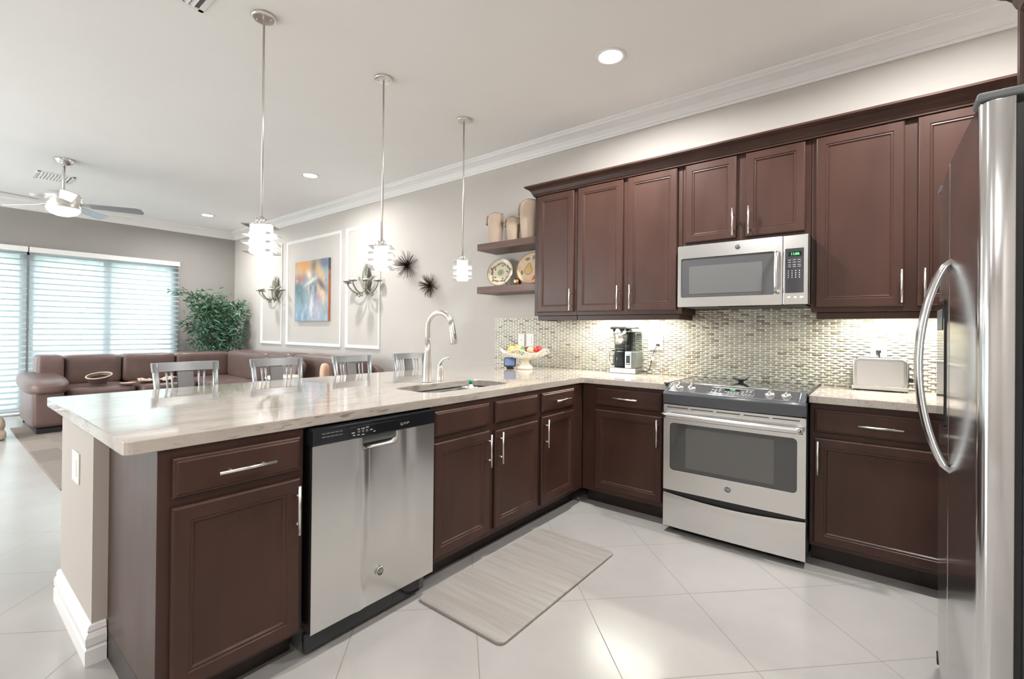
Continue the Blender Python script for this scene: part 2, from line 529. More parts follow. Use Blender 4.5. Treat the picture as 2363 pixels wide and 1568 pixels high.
# picture-frame wall mouldings
for i, (x0, x1) in enumerate(((-6.665, -5.915), (-5.77, -4.195), (-4.076, -3.30))):
    z0, z1, t = 0.99, 2.625, 0.045
    m = MB()
    pf = [(0, 0), (0, .016), (.008, .022), (.018, .016), (.030, .014), (t, .004), (t, 0)]
    ring = []
    for (d, h) in pf:
        ring.append([(x0 + d, -h, z0 + d), (x1 - d, -h, z0 + d), (x1 - d, -h, z1 - d), (x0 + d, -h, z1 - d)])
    t_ = bmesh.new()
    V = [[t_.verts.new(p) for p in r] for r in ring]
    for A, B in zip(V, V[1:]):
        for k in range(4):
            t_.faces.new((A[k], A[(k + 1) % 4], B[(k + 1) % 4], B[k]))
    bmesh.ops.recalc_face_normals(t_, faces=list(t_.faces))
    m._add(t_, 0, False)
    struct(m.build('trim_%d' % (5 + i), TRIM))
basep = [(0, 0), (.020, 0), (.020, .055), (.015, .062), (.019, .072), (.019, .098), (.013, .112), (.010, .114), (.013, .122), (.008, .138), (0, .142)]
struct(MB().prism([(-d, z) for d, z in basep], 'x', XL, -1.40).build('baseboard_back', TRIM))
struct(MB().prism([(XL + d, z) for d, z in basep], 'y', -0.93, -0.02).build('baseboard_left', TRIM))
struct(MB().prism([(YF + d, z) for d, z in basep], 'x', -1.2, XR).build('baseboard_front', TRIM))

# knee wall of the peninsula with a wider end wing
m = MB()
m.box(-0.72, -0.600, -3.00, 0.0, 0, 0.8725)
m.box(-1.228, -0.600, -3.206, -3.00, 0, 0.8725)
struct(m.build('wall_peninsula', CREAM))
m = MB()
pts = [(-0.72, -0.0), (-0.72, -3.00), (-1.228, -3.00), (-1.228, -3.206), (-0.600, -3.206), (-0.600, -3.1645)]
t_ = bmesh.new()
prev = None
def off(i, d):
    p = Vector((*pts[i], 0))
    nrm = []
    for a, c in ((i - 1, i), (i, i + 1)):
        if a < 0 or c >= len(pts): continue
        e = Vector((pts[c][0] - pts[a][0], pts[c][1] - pts[a][1], 0)).normalized()
        nrm.append(Vector((e.y, -e.x, 0)))
    if len(nrm) == 1: return p + nrm[0] * d
    return p + (nrm[0] + nrm[1]) * d
for i in range(len(pts)):
    cur = []
    for d, z in basep[1:]:
        q = off(i, d)
        cur.append(t_.verts.new((q.x, q.y, z)))
    if prev:
        for k in range(len(cur) - 1):
            t_.faces.new((prev[k], cur[k], cur[k + 1], prev[k + 1]))
    else: first = cur
    prev = cur
t_.faces.new(first); t_.faces.new(prev[::-1])
bmesh.ops.recalc_face_normals(t_, faces=list(t_.faces))
m._add(t_, 0, False)
struct(m.build('baseboard_peninsula', TRIM))

# woven glass mosaic on the back wall
tiles = [pm('mosaic_cream', (0.66, 0.635, 0.55), 0.14), pm('mosaic_sand', (0.56, 0.52, 0.43), 0.14), pm('mosaic_taupe', (0.38, 0.32, 0.25), 0.14), pm('mosaic_sage', (0.56, 0.555, 0.48), 0.14), pm('mosaic_dot', (0.86, 0.84, 0.77), 0.2), pm('mosaic_grout', (0.60, 0.56, 0.49), 0.8)]
rnd = random.Random(4)
t_ = bmesh.new()
mx0, mx1, mz0, mz1 = -1.373, 2.30, 0.915, 1.413
pitch, rh, dot = 0.066, 0.01555, 0.0125
def quad(a, b_, c, d, mi, sm=False):
    f = t_.faces.new([t_.verts.new(p) for p in (a, b_, c, d)])
    f.material_index = mi; f.smooth = sm
quad((mx0, -.003, mz0), (mx1, -.003, mz0), (mx1, -.003, 1.373), (mx0, -.003, 1.373), 5)
quad((.603, -.003, 1.373), (1.357, -.003, 1.373), (1.357, -.003, mz1), (.603, -.003, mz1), 5)
row = 0
z = mz0
while z < mz1 - 1e-4:
    zt = min(z + rh - .0011, mz1)
    lo, hi = (mx0, mx1) if z < 1.365 else (.603, 1.357)
    x = mx0 - (pitch / 2 if row % 2 else 0)
    while x < mx1:
        a, e = max(x + dot / 2 + .0006, lo), min(x + pitch - dot / 2 - .0006, hi)
        if e - a > 0.004:
            r_ = rnd.random()
            mi = 0 if r_ < .52 else 1 if r_ < .74 else 3 if r_ < .94 else 2
            if z > 1.22 and rnd.random() < .10: mi = 2
            n = 6
            vs_ = []
            for k in range(n + 1):
                xx = a + (e - a) * k / n
                s_ = ((xx - (x + dot / 2)) / (pitch - dot))
                h = .0045 + .0052 * math.sin(PI * max(0, min(1, s_)))
                vs_.append((t_.verts.new((xx, -h, z)), t_.verts.new((xx, -h, zt)), t_.verts.new((xx, -.002, z)), t_.verts.new((xx, -.002, zt))))
            for A, B in zip(vs_, vs_[1:]):
                for q, sm in (((A[0], B[0], B[1], A[1]), True), ((A[2], B[2], B[0], A[0]), False), ((A[1], B[1], B[3], A[3]), False)):
                    f = t_.faces.new(q); f.material_index = mi; f.smooth = sm
        d0, d1 = max(x - dot / 2, lo), min(x + dot / 2, hi)
        if d1 - d0 > .004:
            quad((d0, -.0062, z), (d1, -.0062, z), (d1, -.0062, zt), (d0, -.0062, zt), 4)
        x += pitch
    z += rh; row += 1
m = MB(); me_ = bpy.data.meshes.new('t'); t_.to_mesh(me_); t_.free(); m.bm.from_mesh(me_)
struct(m.build('wall_backsplash', tiles))

# sliding glass door in the left wall
dr = bpy.data.objects.new('door_1', None); COL.objects.link(dr); struct(dr)
DFR = pm('door_frame_white', (0.62, 0.63, 0.62), 0.4)
m = MB()
for y0, y1 in ((-0.98, -0.93), (-1.865, -1.775), (-2.775, -2.63), (-3.70, -3.61), (-4.75, -4.66)):
    m.box(XL - .11, XL - .05, y0, y1, 0, 2.33)
m.box(XL - .11, XL - .05, -4.75, -.93, 2.26, 2.33); m.box(XL - .11, XL - .05, -4.75, -.93, 0.0, 0.09)
m.build('frame', DFR, dr)
MB().box(XL - .082, XL - .078, -4.66, -.98, .09, 2.26).build('glass', WGLASS, dr)
MB().box(XL - .05, XL - .03, -1.80, -1.775, .95, 1.15, .004).build('handle', NICKEL, dr)

# two horizontal-vane sheer shades
def shade(y0, y1, label):
    t = thing('window_shade', label, 'window shade', (XL + .055, (y0 + y1) / 2, 0.0), 0, 'sheer vane shades on the sliding door')
    W = y1 - y0
    MB().box(-.05, .045, -W / 2, W / 2, 2.29, 2.365, .006).build('headrail', TRIM, t)
    m = MB()
    z = 0.075
    while z < 2.27:
        n = 4
        def f(u, v, z=z):
            a = u - .5
            return (a * .058, (v - .5) * (W - .01), z - a * .022 + .004 * math.sin(PI * u))
        m.grid(f, n, 1, sm=True)
        z += 0.081
    v_ = m.build('vanes', VANE, t)
    m = MB()
    m.grid(lambda u, v: (-.030, (v - .5) * (W - .01), .04 + u * 2.25), 1, 1)
    m.build('sheer_fabric', SHEER, t)
    MB().box(-.028, .028, -W / 2 + .005, W / 2 - .005, .012, .04, .006).build('bottom_rail', WHITEP, t)
shade(-2.69, -.897, 'white sheer shade with level vanes over the right half of the glass door')
shade(-4.76, -2.705, 'white sheer shade at the left edge, on the glass door left of the wide post')
# ---------------------------------------------------------------- cabinets
def rings_panel(W, H, prof, back=True):
    t = bmesh.new()
    V = []
    for d, y in prof:
        V.append([t.verts.new(p) for p in ((d, y, d), (W - d, y, d), (W - d, y, H - d), (d, y, H - d))])
    for A, B in zip(V, V[1:]):
        for k in range(4):
            t.faces.new((A[k], A[(k + 1) % 4], B[(k + 1) % 4], B[k]))
    t.faces.new(V[-1]); t.faces.new(V[0][::-1])
    bmesh.ops.recalc_face_normals(t, faces=list(t.faces))
    m = MB(); m._add(t, 0, False)
    return m
DOORP = [(0, -.001), (0, -.013), (.003, -.0175), (.007, -.020), (.046, -.020), (.048, -.0170), (.052, -.0165), (.057, -.0175), (.062, -.0115)]
DRAWP = [(0, -.001), (0, -.011), (.004, -.0155), (.009, -.0165), (.013, -.020)]
def handle_mesh(L, vertical):
    m = MB()
    def P(a, y): return (0, y, a) if vertical else (a, y, 0)
    m.cyl(P(-L / 2, -.035), P(L / 2, -.035), .0056, n=14)
    for s in (-1, 1):
        m.cyl(P(s * L * .29, -.0), P(s * L * .29, -.032), .0045, n=12)
    return m
def front(kind, parent, x0, x1, z0, z1, handle=None):
    W, H = x1 - x0, z1 - z0
    o = rings_panel(W, H, DOORP if kind == 'door' else DRAWP).build(kind, WOOD, parent, loc=(x0, 0, z0))
    if handle:
        v, hx, hz = handle
        handle_mesh(.178, v).build('handle', NICKEL, o, loc=(hx - x0, -.0195, hz - z0))
    return o
ZB = 0.8715   # top of base cabinets
def base_unit(name, label, loc, rz, W, D, fronts, x_ext=None, toe=(0, None)):
    t = thing(name, label, 'cabinet', loc, rz, 'dark base cabinets')
    m = MB()
    if D > .3 and toe[1] != 'open':
        m.box(0, W, 0, D, .105, ZB, .0015, 1)
    else:  # sink unit: open top so that the bowl hangs free
        m.box(0, W, 0, .02, .105, ZB, .0015, 1); m.box(0, .018, .02, D, .105, ZB); m.box(W - .018, W, .02, D, .105, ZB)
        m.box(.018, W - .018, .02, D, .105, .123); m.box(.018, W - .018, D - .012, D, .123, ZB)
    m.build('carcass', WOOD, t)
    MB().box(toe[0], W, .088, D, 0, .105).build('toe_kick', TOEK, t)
    for f in fronts: front(f[0], t, *f[1:])
    return t
XF = -0.012
# peninsula run, facing +x (local x runs toward the back wall)
y0 = -3.162
base_unit('base_cabinet', 'dark base cabinet at the near end of the peninsula, left of the dishwasher', (XF, y0, 0), R(90), .450, .582,
          [('drawer', .036, .434, .719, .842, (False, .238, .780)), ('door', .034, .434, .123, .692, (True, .411, .585))])
y1 = -2.084
base_unit('base_cabinet', 'dark double-door sink cabinet right of the dishwasher', (XF, y1, 0), R(90), .898, .58,
          [('drawer', .019, .420, .724, .846), ('drawer', .473, .881, .724, .846),
           ('door', .015, .424, .135, .694, (True, .394, .592)), ('door', .469, .880, .135, .684, (True, .493, .590))], toe=(0, 'open'))
y2 = -1.185
base_unit('base_cabinet', 'narrow dark base cabinet with small top drawer in the inside corner of the peninsula', (XF, y2, 0), R(90), .568, .58,
          [('drawer', .029, .424, .724, .846, (False, .232, .788)), ('door', .023, .423, .135, .697, (True, .050, .593))])
# back run, facing -y
base_unit('base_cabinet', 'dark base cabinet below the coffee maker, left of the range', (-.010, -.615, 0), 0, .620, .60,
          [('drawer', .110, .589, .724, .848, (False, .347, .787)), ('door', .108, .594, .135, .695, (True, .570, .589))])
base_unit('base_cabinet', 'dark base cabinet below the toaster, right of the range', (1.391, -.615, 0), 0, 1.25, .60,
          [('drawer', .019, .600, .718, .842, (False, .300, .777)), ('door', .019, .600, .127, .688, (True, .040, .586)),
           ('drawer', .645, 1.225, .718, .842, (False, .935, .777)), ('door', .645, 1.225, .127, .688, (True, 1.204, .586))])

# wall cabinets, facing -y ; carcass front at y = -.312
def wall_unit(label, x0, x1, z0, z1, fronts, rail=True, name='wall_cabinet', rail_ends=(0, 0), D=.300):
    t = thing(name, label, 'cabinet', (x0, -.312, z0), 0, 'dark wall cabinets')
    W, H = x1 - x0, z1 - z0
    MB().box(0, W, 0, D, 0, H, .0015, 1).build('carcass', WOOD, t)
    if rail:
        m = MB()
        a, b_ = rail_ends
        m.box(a, W - b_, .018, .038, -.041, 0, .004)
        if a: m.box(a, a + .02, .038, D, -.041, 0, .004)
        if b_: m.box(W - b_ - .02, W - b_, .038, D, -.041, 0, .004)
        m.build('light_rail', WOOD, t)
    for k, fx0, fx1, fz0, fz1, h in fronts:
        front(k, t, fx0 - x0, fx1 - x0, fz0 - z0, fz1 - z0, (True, h[0] - x0, h[1] - z0))
    return t
ZT = 2.432
wall_unit('narrow single-door dark wall cabinet beside the floating shelves', -.669, -.2525, 1.376, ZT, [('door', -.630, -.272, 1.404, 2.402, (-.290, 1.503))], rail_ends=(.025, 0))
wall_unit('tall two-door dark wall cabinet above the coffee maker', -.2505, .599, 1.376, ZT, [('door', -.236, .158, 1.404, 2.402, (.128, 1.506)), ('door', .194, .566, 1.404, 2.402, (.228, 1.507))], rail_ends=(0, 0.02))
wall_unit('short two-door dark wall cabinet above the microwave', .601, 1.359, 1.833, ZT, [('door', .621, .949, 1.862, 2.402, (.933, 1.964)), ('door', 1.003, 1.330, 1.862, 2.402, (1.027, 1.964))], rail=False)
wall_unit('tall two-door dark wall cabinet above the toaster, partly behind the refrigerator', 1.361, 2.30, 1.372, ZT, [('door', 1.384, 1.786, 1.400, 2.402, (1.776, 1.504)), ('door', 1.840, 2.240, 1.400, 2.402, (1.869, 1.504))], rail_ends=(.025, 0))
# crown along the wall cabinets with a return at the left end
cp = [(0, .0), (.004, .0), (.004, .010), (.010, .014), (.014, .022), (.022, .042), (.036, .056), (.052, .064), (.058, .070), (.064, .072), (.064, .084), (0, .084)]
t_ = bmesh.new()
A_ = [t_.verts.new((2.30, -.3125 - .020 - d, 2.406 + z)) for d, z in cp]
B_ = [t_.verts.new((-.669 - d, -.3125 - .020 * (1 if True else 0) - d, 2.406 + z)) for d, z in cp]
C_ = [t_.verts.new((-.669 - d, -.004, 2.406 + z)) for d, z in cp]
for P_, Q_ in ((A_, B_), (B_, C_)):
    for k in range(len(cp)):
        k2 = (k + 1) % len(cp)
        t_.faces.new((P_[k], P_[k2], Q_[k2], Q_[k]))
t_.faces.new(A_); t_.faces.new(C_[::-1])
bmesh.ops.recalc_face_normals(t_, faces=list(t_.faces))
m = MB(); m._add(t_, 0, False)
tag(m.build('cabinet_crown', WOOD), 'long dark crown moulding running along the top of the wall cabinets', 'moulding')

# cabinet over the refrigerator, facing -x
t = thing('overhead_cabinet', 'dark cabinet over the refrigerator at the top right corner', 'cabinet', (2.075, -1.20, 1.86), R(-90))
MB().box(0, .955, 0, .575, 0, .57, .0015, 1).build('carcass', WOOD, t)
front('door', t, .045, .455, .03, .54, (True, .43, .14))
front('door', t, .490, .91, .03, .54, (True, .515, .14))
MB().prism([(-d, .545 + z) for d, z in cp], 'x', -.03, .955).build('crown', WOOD, t)

# ---------------------------------------------------------------- worktops
ZC_T, THK = 0.914, 0.0405
def slab(name, outer, holes, label, z0=ZC_T - THK, z1=ZC_T):
    t = bmesh.new()
    edges = []
    for loop in [outer] + holes:
        vs_ = [t.verts.new((x, y, z1)) for x, y in loop]
        for a, b_ in zip(vs_, vs_[1:] + vs_[:1]): edges.append(t.edges.new((a, b_)))
    bmesh.ops.triangle_fill(t, edges=edges, use_beauty=True, use_dissolve=False)
    bmesh.ops.dissolve_limit(t, angle_limit=0.01, verts=list(t.verts), edges=list(t.edges), delimit=set())
    ret = bmesh.ops.extrude_face_region(t, geom=list(t.faces))
    vv = [g for g in ret['geom'] if isinstance(g, bmesh.types.BMVert)]
    for v in vv: v.co.z = z0
    bmesh.ops.recalc_face_normals(t, faces=list(t.faces))
    m = MB(); m._add(t, 0, False)
    return tag(m.build(name, GRANITE, bevel=.0032, seg=2), label, 'worktop')
def arc(cx, cy, r, a0, a1, n=6):
    return [(cx + r * math.cos(R(a0 + (a1 - a0) * i / n)), cy + r * math.sin(R(a0 + (a1 - a0) * i / n))) for i in range(n + 1)]
YE, XE = -3.245, -1.345
outer = arc(-.022, YE + .022, .022, 0, -90, 3) + arc(XE + .018, YE + .018, .018, -90, -180, 3) + [(XE, -.0035), (.618, -.0035), (.618, -.648)] + [(.02, -.648), (.006, -.654), (0, -.668)]
sx0, sx1, sy0, sy1, sr = -.480, -.140, -1.965, -1.285, .09
hole = arc(sx0 + sr, sy0 + sr, sr, 180, 270) + arc(sx1 - sr, sy0 + sr, sr, 270, 360) + arc(sx1 - sr, sy1 - sr, sr, 0, 90) + arc(sx0 + sr, sy1 - sr, sr, 90, 180)
slab('worktop', outer, [hole], 'long L-shaped cream granite worktop of the peninsula and back corner')
slab('worktop', [(1.388, -.648), (2.64, -.648), (2.64, -.0035), (1.388, -.0035)], [], 'short cream granite worktop right of the range, under the toaster')

# sink bowl hung under the worktop
t = thing('kitchen_sink', 'undermount stainless sink bowl in the peninsula worktop', 'sink', (-.31, -1.625, .65))
m = MB()
def sink_pt(u, v):
    # v 0 rim .. 1 centre of the floor
    a = 2 * PI * u
    hx, hy = (sx1 - sx0) / 2 + .008, (sy1 - sy0) / 2 + .008
    p = 5.0
    c, s_ = math.cos(a), math.sin(a)
    L = (abs(c) ** p + abs(s_) ** p) ** (-1 / p)
    if v < .15: k, z = 1.0 + .02 * (.15 - v) / .15, ZC_T - THK - .001
    elif v < .6: q = (v - .15) / .45; k, z = 1 - .05 * q * q, ZC_T - THK - .001 - .18 * q
    else: q = (v - .6) / .4; k, z = .95 * (1 - q), ZC_T - THK - .001 - .18 - .012 * math.sin(q * PI / 2)
    return (hx * c * L * k, hy * s_ * L * k, z - .65)
m.grid(sink_pt, 64, 20, closed_u=True)
bo = m.build('bowl', SINKM, t)
md = bo.modifiers.new('thick', 'SOLIDIFY'); md.thickness = .0015; md.offset = -1
MB().lathe([(.0, .0), (.030, .0), (.042, .003), (.044, .006), (.038, .006)], 24, c=(0, 0, .690 - .65 - .008)).build('drain', CHROME, t)

# gooseneck faucet
t = thing('faucet', 'tall brushed gooseneck faucet behind the sink', 'faucet', (-.556, -1.624, ZC_T))
MB().lathe([(0, 0), (.031, 0), (.031, .006), (.0285, .012), (.0275, .10), (.024, .150), (.019, .195), (.0175, .24), (.0, .24)], 32).build('base', NICKEL, t)
pts = [(0, 0, .235), (0, 0, .30), (0, 0, .345)]
cxx, czz, rr = .108, .345, .108
for a in range(170, -1, -10):
    pts.append((cxx + rr * math.cos(R(a)), 0, czz + rr * .86 * math.sin(R(a))))
pts = pts[:3] + [(x, 0, z) for x, _, z in pts[3:]]
pts = [(x, y, z) for x, y, z in pts if True]
last = pts[-1]
MB().tube(pts[:-2], [.0165] * 3 + [.0160] * (len(pts) - 5), n=18).build('neck', NICKEL, t)
p_ = Vector(pts[-3])
m = MB()
m.tube([p_, p_ + Vector((.008, 0, -.035)), p_ + Vector((.016, 0, -.075)), p_ + Vector((.0245, 0, -.125)), p_ + Vector((.025, 0, -.130))], [.0165, .0185, .0200, .0235, .021], n=20)
sp = m.build('spray_head', NICKEL, t)
MB().box(-.006, .006, -.003, .003, -.018, .018, .002).build('button', GREYP, sp, loc=(p_.x + .036, -.004, p_.z - .085), rot=(0, R(-12), 0))
# lever on its own base
t = thing('tap_lever', 'short brushed faucet lever on its own base right of the gooseneck', 'faucet handle', (-.556, -1.515, ZC_T))
MB().lathe([(0, 0), (.026, 0), (.026, .004), (.0235, .010), (.0215, .060), (.019, .088), (.016, .100), (0, .100)], 28).build('base', NICKEL, t)
MB().tube([(-.006, 0, .085), (-.002, 0, .105), (.010, 0, .125), (.032, 0, .143), (.060, 0, .152), (.076, 0, .150)], [.015, .014, .0105, .0075, .006, .007], n=14).build('lever', NICKEL, t)
# washing-up liquid in the sink
t = thing('soap_bottle', 'small clear soap bottle with green cap standing in the sink', 'bottle', (-.415, -1.375, .7005))
MB().lathe([(0, 0), (.026, 0), (.028, .01), (.028, .15), (.020, .178), (.011, .186), (.011, .194), (0, .194)], 24).build('body', WHITEP, t)
MB().lathe([(0, .194), (.012, .194), (.012, .214), (.008, .222), (0, .222)], 20).build('cap', pm('green_cap', (.03, .42, .25), .4), t)

# ---------------------------------------------------------------- dishwasher (local x toward the back wall, front = -y)
t = thing('dishwasher', 'stainless dishwasher with black control strip in the peninsula', 'dishwasher', (0.024, -2.696, 0), R(90))
Wd = .605
MB().box(.006, Wd - .006, .062, .58, .10, .868).build('tub', GREYP, t)
def dwf(u, v):
    x, z = u * Wd, .097 + v * (.801 - .097)
    a = (x - .305)
    wv = .055 + .045 * (1 - v) ** .7
    wv = .040 + .040 * (1 - v)
    s0 = -.075 + .03 * (1 - v)
    d = .020 / (1 + math.exp(-(a - s0) / (.010 + .02 * (1 - v)))) * (1 / (1 + math.exp((a - .10) / (.030 + .02 * (1 - v))))) * (.15 + .85 * v)
    d += .006 * math.exp(-((a - .165 + .02 * v) / .025) ** 2) * v - .010 * math.exp(-((a + .10 - .02 * v) / .022) ** 2) * (.5 + .5 * v)
    if v > .93 and abs(a) < .092:
        k = max(0, 1 - (abs(a) / .092) ** 4)
        d += .028 * k * min(1, (v - .93) / .03)
    return (x, -.002 + d, z)
m = MB()
m.grid(dwf, 110, 120)
m.box(0, Wd, .004 + .040, .060, .097, .801)
m.box(0, .002, .0005, .045, .097, .801); m.box(Wd - .002, Wd, .0005, .045, .097, .801); m.box(0, Wd, .0005, .045, .095, .098)
m.build('door', STEEL, t)
m = MB()
m.box(0, Wd, -.006, .060, .801, .866, .004)
cpn = m.build('control_panel', BLACKG, t)
m = MB()
m.box(.150, .460, -.0085, -.005, .806, .851, .002)
m.build('display_strip', BLACKG, cpn)
m = MB()
for r_ in range(2):
    for c_ in range(5):
        m.box(.035 + c_ * .018, .050 + c_ * .018, -.0068, -.0058, .829 + r_ * .013, .8335 + r_ * .013)
m.build('vent_slots', GREYP, cpn)
mL, mR = MB(), MB()
for i, (x, w_, z) in enumerate(((.160, .018, .826), (.166, .012, .816), (.186, .014, .838), (.186, .014, .815), (.204, .020, .838), (.206, .016, .813), (.226, .016, .840), (.246, .014, .827), (.262, .012, .818), (.404, .012, .822), (.420, .012, .826), (.438, .014, .830))):
    (mL if x < .3 else mR).box(x, x + w_ * .8, -.0092, -.0084, z, z + .0032)
mL.build('printed_legend', MARK, cpn)
mR.build('printed_legend', MARK, cpn)
for x in (.187, .206, .224, .400, .416, .432):
    MB().box(x, x + .012, -.0098, -.0084, .824, .834, .001).build('button', GREYP, cpn)
MB().box(.21, .40, .012, .044, .770, .8005, .003).build('handle_recess', GREYP, t)
def emblem(parent, loc, rz, r=.019):
    m = MB()
    M = Matrix.Rotation(R(90), 4, 'X')
    m.lathe([(0, 0), (r, 0), (r, .002), (r * .92, .0035), (r * .86, .002), (0, .002)], 36, M=M)
    e = m.build('emblem', CHROME, parent, loc=loc, rot=(0, 0, rz))
    MB().lathe([(0, .0021), (r * .80, .0021), (r * .80, .0024), (0, .0024)], 32, M=M).build('disc', GREYP, e)
    text('monogram', 'GE', r * 1.05, CHROME, e, (0, -.0026, 0), (R(90), 0, 0))
    return e
emblem(t, (.306, -.0045, .218), 0)
MB().box(-.008, Wd - .05, .028, .05, .018, .094, .006).build('kick_plate', BLACKG, t)
MB().box(.004, .034, .05, .30, .0, .096).build('leg', GREYP, t)
MB().box(Wd - .034, Wd - .004, .06, .30, .0, .096).build('leg', GREYP, t)

# ---------------------------------------------------------------- slide-in range
t = thing('range', 'stainless slide-in electric range with black glass cooktop', 'range', (.624, -.710, 0))
Wr = .760
MB().box(.004, Wr - .004, .050, .690, .035, .900).build('body', GREYP, t)
for x in (.05, Wr - .05):
    for y in (.09, .62):
        MB().lathe([(0, 0), (.018, 0), (.018, .008), (.009, .012), (.009, .036), (0, .036)], 16, c=(x, y, 0)).build('foot', BLACK, t)
# drawer with bowed top
m = MB()
def drf(u, v):
    x = u * Wr
    top = .247 - .030 * math.sin(PI * u) ** 2 * 0 - .022 * math.sin(PI * u)
    return (x, -.004 - .006 * math.sin(PI * u) + (.004 if v > .97 else 0), .040 + v * (top - .040))
m.grid(drf, 40, 8)
m.box(0, Wr, .001, .048, .040, .222)
m.build('drawer', STEEL, t)
MB().box(.01, Wr - .01, .010, .049, .224, .262).build('drawer_gap', BLACK, t)
# oven door: frame around a window
def rrect(x0, x1, z0, z1, r, n=6):
    return arc(x1 - r, z1 - r, r, 0, 90, n) + arc(x0 + r, z1 - r, r, 90, 180, n) + arc(x0 + r, z0 + r, r, 180, 270, n) + arc(x1 - r, z0 + r, r, 270, 360, n)
def plate_with_hole(m, outer, hole, y0, y1, mi=0):
    t2 = bmesh.new(); ed = []
    for loop in (outer, hole):
        vs_ = [t2.verts.new((x, y0, z)) for x, z in loop]
        for a, b_ in zip(vs_, vs_[1:] + vs_[:1]): ed.append(t2.edges.new((a, b_)))
    bmesh.ops.triangle_fill(t2, edges=ed, use_beauty=True)
    ret = bmesh.ops.extrude_face_region(t2, geom=list(t2.faces))
    for g in ret['geom']:
        if isinstance(g, bmesh.types.BMVert): g.co.y = y1
    bmesh.ops.recalc_face_normals(t2, faces=list(t2.faces))
    m._add(t2, mi, False)
m = MB()
plate_with_hole(m, rrect(0, Wr, .266, .795, .006), rrect(.040, .720, .392, .684, .022), -.004, .030)
m.box(.01, Wr - .01, .030, .049, .27, .79)
od = m.build('oven_door', STEEL, t, bevel=.002)
MB().prism(rrect(.0405, .7195, .3925, .6835, .022), 'y', .002, .029).build('window', OVENG, od)
MB().prism(rrect(.135, .610, .415, .660, .008), 'y', .0008, .0018).build('screen', OVENW, od)
m = MB()
for i in range(5):
    a = .020 + i * .146
    m.box(a, a + .128, -.0048, -.003, .7765, .7815, .0005)
m.build('vent_slots', BLACK, od)
m = MB()
hp = [(.010 + (Wr - .02) * k / 24, -.052 - .012 * math.sin(PI * k / 24), .735) for k in range(25)]
m.tube(hp, .0145, n=18, flat=1.25)
for x in (.030, Wr - .030):
    m.box(x - .016, x + .016, -.050, -.003, .722, .748, .006)
m.build('handle', STEEL, od)
emblem(od, (.376, -.0062, .338), 0, .020)
# front fascia, sloped control panel
m = MB()
n = 40
def fas(u, v):
    x = u * Wr
    bow = .030 * math.sin(PI * u) ** .8 if 0 < u < 1 else 0
    P0 = (-.004 - bow * .55, .803); P1 = (-.014 - bow, .862); P2 = (-.010 - bow, .876)
    if v < .75:
        q = v / .75; y, z = P0[0] + (P1[0] - P0[0]) * q, P0[1] + (P1[1] - P0[1]) * q
    else:
        q = (v - .75) / .25; y, z = P1[0] + (P2[0] - P1[0]) * q, P1[1] + (P2[1] - P1[1]) * q
    return (x, y, z)
m.grid(fas, n, 12)
m.box(0, Wr, -.002, .048, .803, .872)
m.build('fascia', RANGEB, t)
m = MB()
m.box(.02, .34, -.012, .0, .7965, .802); m.box(.42, Wr - .02, -.010, .0, .7965, .802)
m.build('fascia_vent', BLACK, t)
m = MB()
def cps(u, v):
    x = .004 + u * (Wr - .008)
    bow = .030 * math.sin(PI * max(0.0001, min(.9999, u))) ** .8
    yf, zf = -.008 - bow, .8765
    yb, zb = .095, .9235
    return (x, yf + (yb - yf) * v, zf + (zb - zf) * v)
m.grid(cps, 40, 6)
m.box(.004, Wr - .004, .0, .096, .868, .880)
cp_ = m.build('control_panel', RANGEB, t)
# bright border and silver field
m = MB()
def cpl(u, v, off, x0, x1, v0, v1):
    uu = (x0 + (x1 - x0) * u); p = Vector(cps((uu - .004) / (Wr - .008), v0 + (v1 - v0) * v))
    return (p.x, p.y - off * .4, p.z + off)
m.grid(lambda u, v: cpl(u, v, .0012, .028, .725, .10, .97), 40, 4)
m.build('trim_panel', pm('graphite_panel', (.30, .30, .31), .25, .8), cp_)
m = MB()
edge = [cpl(k / 30, 0, .0020, .026, .727, .07, .97) for k in range(31)] + [cpl(1, k / 4, .0020, .026, .727, .07, .99) for k in range(1, 5)] + [cpl(1 - k / 30, 1, .0020, .026, .727, .07, .99) for k in range(1, 31)] + [cpl(0, 1 - k / 4, .0020, .026, .727, .07, .99) for k in range(1, 4)]
m.tube(edge, .0028, n=8, closed=True)
edge = [cpl(*q, .0022, .262, .505, .24, .80) for q in ([(k / 10, 0) for k in range(11)] + [(1, k / 4) for k in range(1, 5)] + [(1 - k / 10, 1) for k in range(1, 11)] + [(0, 1 - k / 4) for k in range(1, 4)])]
m.tube(edge, .0022, n=8, closed=True)
m.build('trim_border', CHROME, cp_)
m = MB(); m.grid(lambda u, v: cpl(u, v, .0017, .264, .503, .25, .79), 10, 4)
m.build('display_panel', pm('display_grey', (.085, .085, .088), .25), cp_)
m = MB(); m.grid(lambda u, v: cpl(u, v, .0022, .345, .430, .58, .72), 4, 2)
m.build('clock_window', BLACKG, cp_)
p_ = cpl(.5, .5, .0026, .345, .430, .58, .72)
text('clock_digits', '11:09', .013, GREEN_E, cp_, p_, (R(24), 0, 0))
m = MB()
rnd = random.Random(2)
for vx in (.34, .44, .55, .66):
    for x in (.275, .295, .316, .352, .368, .384, .400, .416, .441, .460, .480):
        if .34 < x < .43 and vx > .5: continue
        if rnd.random() < .25: continue
        a = cpl(0, 0, .0024, x, x + .011, vx, vx + .03); b_ = cpl(1, 0, .0024, x, x + .011, vx, vx + .03); c_ = cpl(1, 1, .0024, x, x + .011, vx, vx + .03); d_ = cpl(0, 1, .0024, x, x + .011, vx, vx + .03)
        f_ = m.bm.faces.new([m.bm.verts.new(p) for p in (a, b_, c_, d_)])
m.build('printed_legend', MARK, cp_)
kn = None
